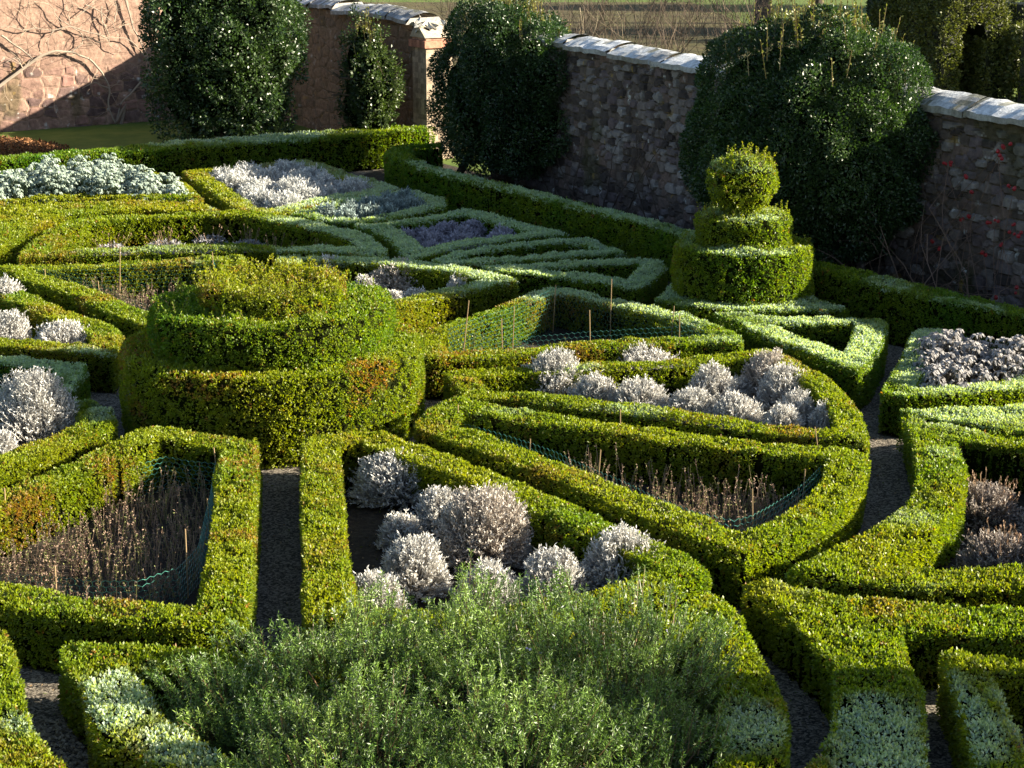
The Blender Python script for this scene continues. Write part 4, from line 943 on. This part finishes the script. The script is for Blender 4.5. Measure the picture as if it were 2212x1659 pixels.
# bare climber on the sunlit wall
t = thing("bare_climber", "leafless climbing shrub spreading pale branches over the sunlit wall", "climber", (*on_left(3.6, .14), 0)); g = Geo()
for i, b in enumerate(DATA['BRANCH']):
    p = np.array(b); p = resample(p, .12, False); p = p + (fbm(p * 2.5, i)[:, None] - .5) * .10
    r0 = .042 if i in (0,) else .030 if i in (1, 5, 6) else .018
    g.tube(p, np.linspace(r0, r0 * .45, len(p)), (.24, .20, .16), 6)
    ln3 = np.array([LEFT_D[0], LEFT_D[1], 0])
    for k in range(int(len(p) * .55)):
        q = p[int(rng.integers(len(p)))]; d = ln3 * rng.normal() + Z3 * rng.normal() * .8 + np.array([*LEFT_N, 0]) * .25 * rng.random()
        branchy(g, q, d, .28 + .35 * rng.random(), .007, 1, (.26, .20, .15), .7, 2, 0, 3, 3)
p = resample(np.array([(*on_left(3.9, .15), 0), (*on_left(3.75, .15), .5), DATA['BRANCH'][0][-1]]), .15, False)
g.tube(p, .05, (.17, .13, .10), 6)
g.build("branches", M_WOOD, t)

# rose with hips on the shaded wall at the right
t = thing("rose_bush", "tangled bare rose with red hips against the shaded wall at the right edge", "rose", (*on_wall(27, .4), 0)); g = Geo(); hips = np.array(DATA['HIP'])
for k in range(26):
    tt = 23.9 + 3.9 * rng.random(); b = np.array([*on_wall(tt, .35 + .5 * rng.random()), 0]); d = Z3 + rng.normal(size=3) * .8
    branchy(g, b, d, .9 + .9 * rng.random(), .010, 2, (.15, .10, .075), .8, 2, -.05, 3, 6)
for q in hips:
    b = np.array([*on_wall(24.2 + 3.4 * rng.random(), .3), .05]); m = (b + q) / 2 + rng.normal(size=3) * .2
    g.tube(resample([b, m, q], .3, False), .005, (.14, .09, .07), 3)
g.build("stems", M_WOOD, t)
g = Geo()
for q in hips:
    for _ in range(2):
        c = q + rng.normal(size=3) * .02; th = np.linspace(0, 2 * np.pi, 7); ph = np.linspace(0, np.pi, 5); r = .022 + .012 * rng.random()
        g.grid(c + r * np.stack([np.sin(ph)[:, None] * np.cos(th), np.sin(ph)[:, None] * np.sin(th), np.cos(ph)[:, None] * np.ones_like(th)], 2), (.35, .012, .015))
g.build("hips", M_GLOSSY, t)

# dark leafless creeper on the shaded wall
t = thing("bare_creeper", "dark leafless creeper stems clinging to the wall right of the gate bush", "climber", (*on_wall(15.5, .12), 0)); g = Geo()
w3 = np.array([*WALL_D, 0])
for k in range(9):
    tt = 14.6 + 4.4 * rng.random(); q = np.array([*on_wall(tt, .10), 0.0]); pts = [q]; dr = rng.normal() * .5
    for _ in range(int(8 + 8 * rng.random())):
        dr += rng.normal() * .35; q = q + w3 * dr * .14 + Z3 * .17; pts.append(q + np.array([*WALL_N, 0]) * .03 * rng.random())
        if rng.random() < .5: branchy(g, q, w3 * rng.choice((-1, 1)) + Z3 * .5 * rng.random(), .5 + .4 * rng.random(), .006, 1, (.06, .045, .035), .5, 2, 0, 3, 4)
    g.tube(pts, np.linspace(.016, .006, len(pts)), (.07, .05, .04), 5)
g.build("stems", M_WOOD, t)

# fallen leaves heaped under the left wall
g = Geo(); n = 9000; a = rng.random(n) ** .7; th = rng.random(n) * 6.28; X = np.array([-12.9, 40.6]) + np.stack([2.6 * np.sqrt(rng.random(n)) * np.cos(th), 2.3 * np.sqrt(rng.random(n)) * np.sin(th)], 1)
hh = .30 * np.clip(1 - (((X - (-12.9, 40.6)) / (2.6, 2.3)) ** 2).sum(1), 0, 1)
P = np.concatenate([X, (.02 + hh * rng.random(n))[:, None]], 1)
g.leaves(P, rand_unit(n) * (1, 1, .5), .10, .05, mix((.10, .045, .022), (.24, .12, .05), rng.random(n)))
g.build("leaf_litter", M_DRY); o = bpy.data.objects["leaf_litter"]; kind(tag(o, "heap of rusty brown fallen leaves under the buff wall", "leaf litter"), "stuff")

# ------------------------------------------------------------------ park beyond the wall
def yew_block(name, label, pts, h, seed, colf, top=None):
    """clipped yew on a plan outline"""
    po = Poly(pts); g = Geo(); L = .12; dm = tuft_density(L, 5, 1.5)
    hf = (lambda X: np.full(len(X), h)) if top is None else top
    n = int((po.hi - po.lo).prod() * dm); X = po.lo + rng.random((n, 2)) * (po.hi - po.lo); X = X[po.sd(X) > 0]
    P = np.concatenate([X, hf(X)[:, None]], 1); N = np.tile(Z3, (len(P), 1))
    n = int(po.len.sum() * h * dm); E, nn = po.edge_points(n)
    Q = np.concatenate([E, (rng.random(n) * hf(E))[:, None]], 1)
    P = np.concatenate([P, Q]); N = np.concatenate([N, np.concatenate([nn, np.zeros((n, 1))], 1)])
    P = P + N * (.2 * (fbm(P * .8, seed) - .5))[:, None]
    ok = rng.random(len(P)) < facing(P, N)
    tufts(g, P[ok], N[ok], np.full(ok.sum(), L), 5, colf, frost=False, wid=.5)
    q = po.p + (po.p.mean(0) - po.p) * .05; k = len(q)
    hz = hf(q) - .1
    for i in range(k):
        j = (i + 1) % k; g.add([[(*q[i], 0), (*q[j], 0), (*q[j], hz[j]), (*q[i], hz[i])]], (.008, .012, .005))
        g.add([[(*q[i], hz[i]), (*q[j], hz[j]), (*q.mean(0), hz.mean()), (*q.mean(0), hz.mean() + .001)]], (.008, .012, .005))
    return tag(g.build(name, M_YEW), label, "yew")
YC = dark_leaf((.05, .065, .012), (.12, .13, .03), 7)
yew_block("clipped_yew", "dark sloping block of clipped yew left of the yew arch", [(11.6, 57.5), (14.0, 56.4), (14.6, 60), (12.2, 61)], 3.6, 61, dark_leaf((.016, .030, .008), (.04, .055, .014), 8), lambda X: 2.4 + 1.3 * np.clip((X[:, 0] - 11.6) / 1.6, 0, 1))
# arch cut through a rounded yew
def yew_arch():
    t = thing("yew_arch", "rounded clipped yew with a dark archway cut through it, joined to a lower yew hedge", "yew", (13.1, 51.5, 0)); g = Geo()
    ang = .42; R = rot3(ang); c = np.array([12.5, 52.3]); L = .11; dm = tuft_density(L, 5, 1.7)
    W, Ht, dep, ow, oh = 1.15, 3.5, 1.7, .48, 1.75
    def outl(x): return Ht - 1.25 * np.abs(x / W) ** 2.2
    def hole(x, z): return (np.abs(x + .05) < ow) & (z < oh + .45 * np.sqrt(np.clip(1 - ((x + .05) / ow) ** 2, 0, 1)))
    n = int(2 * W * Ht * dm * 2); x = (rng.random(n) * 2 - 1) * W; z = rng.random(n) * Ht; ok = (z < outl(x)) & ~hole(x, z); x, z = x[ok], z[ok]
    sgn = np.where(rng.random(len(x)) < .7, -1.0, 1.0)
    P = [np.stack([x, sgn * dep, z], 1)]; N = [np.stack([x * 0, sgn, x * 0], 1)]
    n = int(3 * Ht * 2 * dep * dm); u = rng.random(n); x = (u * 2 - 1) * W; y = (rng.random(n) * 2 - 1) * dep; zt = outl(x)
    P.append(np.stack([x, y, zt], 1)); N.append(norm(np.stack([x * 1.2, y * 0, .5 + x * 0], 1)))
    for s_ in (-1, 1):
        m = n // 3; P.append(np.stack([np.full(m, s_ * W), (rng.random(m) * 2 - 1) * dep, rng.random(m) * 2.55], 1)); N.append(np.tile([[s_, 0, 0.]], (m, 1)))
        P.append(np.stack([np.full(m, -.05 + s_ * ow), (rng.random(m) * 2 - 1) * dep, rng.random(m) * oh], 1)); N.append(np.tile([[-s_, 0, 0.]], (m, 1)))
    P = np.concatenate(P); N = np.concatenate(N); P = P + N * (.16 * (fbm(P * 1.2 + 20, 3) - .5))[:, None]
    P = P @ R.T + (*c, 0); N = N @ R.T
    tufts(g, P, N, np.full(len(P), L), 5, YC, frost=False, wid=.5)
    cc = (.008, .012, .005)
    def put(q): g.add(np.asarray(q) @ R.T + (*c, 0), cc)
    d = dep - .12
    for x0, x1 in ((-W + .1, -.05 - ow - .06), (-.05 + ow + .06, W - .1)):
        q = []
        for a in np.linspace(x0, x1, 4)[:-1]:
            b = a + (x1 - x0) / 3; za, zb = outl(a) - .12, outl(b) - .12
            for s_ in (-d, d): put([[(a, s_, 0), (b, s_, 0), (b, s_, zb), (a, s_, za)]])
        for a in (x0, x1): put([[(a, -d, 0), (a, d, 0), (a, d, outl(a) - .12), (a, -d, outl(a) - .12)]])
    xs = np.linspace(-.05 - ow - .06, -.05 + ow + .06, 9)
    for a, b in zip(xs[:-1], xs[1:]):
        f = lambda v: oh + .06 + .45 * np.sqrt(max(1 - ((v + .05) / (ow + .06)) ** 2, 0))
        for s_ in (-d, d): put([[(a, s_, f(a)), (b, s_, f(b)), (b, s_, outl(b) - .12), (a, s_, outl(a) - .12)]])
        put([[(a, -d, f(a)), (b, -d, f(b)), (b, d, f(b)), (a, d, f(a))]])
    g.build("crown", M_YEW, t)
yew_arch()
yew_block("yew_hedge", "low flat yew hedge running right from the yew arch", [(14.3, 50.6), (20.5, 48.6), (20.9, 50.0), (14.7, 52.0)], 2.05, 62, YC)

yew_block("clipped_yew", "yew block added behind the yew archway so its opening looks dark", [(12.2, 55.0), (15.8, 54.2), (16.0, 55.4), (12.4, 56.2)], 2.6, 63, YC)  # added behind the arch so the opening reads as dark interior
shade_brown_grass = kind(sheet("shade_brown_grass", [[(-14, 47), (-5, 46.5), (-.5, 40), (5, 31), (9, 44), (12.5, 52), (11, 70), (9.5, 95), (-14, 95)]], M_SHADEBROWN, 0.004), "structure")  # brown sheet over the lawn, coloured in place of tree shade and twigs
BARK = (.10, .075, .055)
def bare_shrub(x, y, h, n, label, col=BARK, r=.012, group="bare shrubs in the park beyond the wall", spread=.5, depth=2):
    g = Geo(); c = np.array([x, y, 0.0])
    for k in range(n):
        b = c + (*rng.normal(size=2) * .25, 0); d = norm(Z3 + rng.normal(size=3) * spread * (1, 1, .2))
        branchy(g, b, d, h * (.6 + .4 * rng.random()), r * (.7 + .6 * rng.random()), depth, np.array(col) * (.7 + .6 * rng.random()), .55, 3, .15, 3, 5)
    return tag(g.build("bare_shrub", M_WOOD), label, "shrub", group)
for x, y in ((-2.0, 62), (.5, 66), (2.2, 60), (4.2, 63), (6.0, 67), (7.2, 61), (9.0, 66), (10.3, 70), (3.2, 72), (-4.5, 66), (1.2, 76), (5.5, 76), (8, 78), (-7, 58), (-3.2, 55), (-1, 58), (1.5, 57), (3.4, 57), (5.2, 59), (8.0, 63), (6.6, 72), (9.4, 74), (2.6, 67), (-5.5, 72), (-2.5, 78), (.3, 84), (4.2, 86), (7.5, 90), (10.2, 84), (8.6, 57)):
    bare_shrub(x, y, 1.8 + 1.4 * rng.random(), 14, "leafless brown twiggy shrub among many in the park beyond the wall")
bare_shrub(2.15, 37.0, 3.6, 2, "pale leafless sapling just behind the wall beside the white coping", (.42, .34, .24), .02, None, .15, 3)
bare_shrub(1.45, 37.5, 3.1, 2, "small pale bare stems behind the dark domed bush", (.36, .29, .2), .014, None, .3, 2)
bare_shrub(16.6, 55.0, 4.2, 5, "spreading bare branches at the top right behind the yew arch", (.14, .11, .085), .02, None, .6, 3)
def park_tree(x, y, r, label):
    t = thing("park_tree", label, "tree", (x, y, 0)); g = Geo()
    p = np.array([(x, y, 0), (x + .1, y, 3), (x - .1, y + .1, 6), (x, y, 9)]); g.tube(resample(p, .6, False), np.linspace(r, r * .6, len(resample(p, .6, False))), (.06, .05, .04), 10)
    g.build("trunk", M_WOOD, t); g = Geo()
    for k in range(14):
        branchy(g, np.array([x, y, 4.5 + .35 * k]), rng.normal(size=3) * (1, 1, .3) + Z3 * .5, 3.5, r * .3, 2, (.07, .055, .045), .6, 3, .15, 4, 4)
    g.build("crown", M_WOOD, t)
park_tree(10.6, 76, .38, "dark tree trunk behind the largest domed bush")
park_tree(13.6, 80, .30, "slimmer tree trunk right of the thick dark one")
park_tree(26, 62, .45, "leafless tree beyond the right edge shading the park grass")
park_tree(31, 70, .45, "second leafless tree beyond the right edge")
for x, y in ((24, 75), (34, 88), (22, 90)):
    bush("park_evergreen", "evergreen tree beyond the right edge of the photo, shading the park", "tree", (x, y), (2.6, 2.6, 4.2), 4.2, .6, dark_leaf(seed=9), .3, .8, int(x), px=6, ang=0, group="evergreens beyond the right edge")
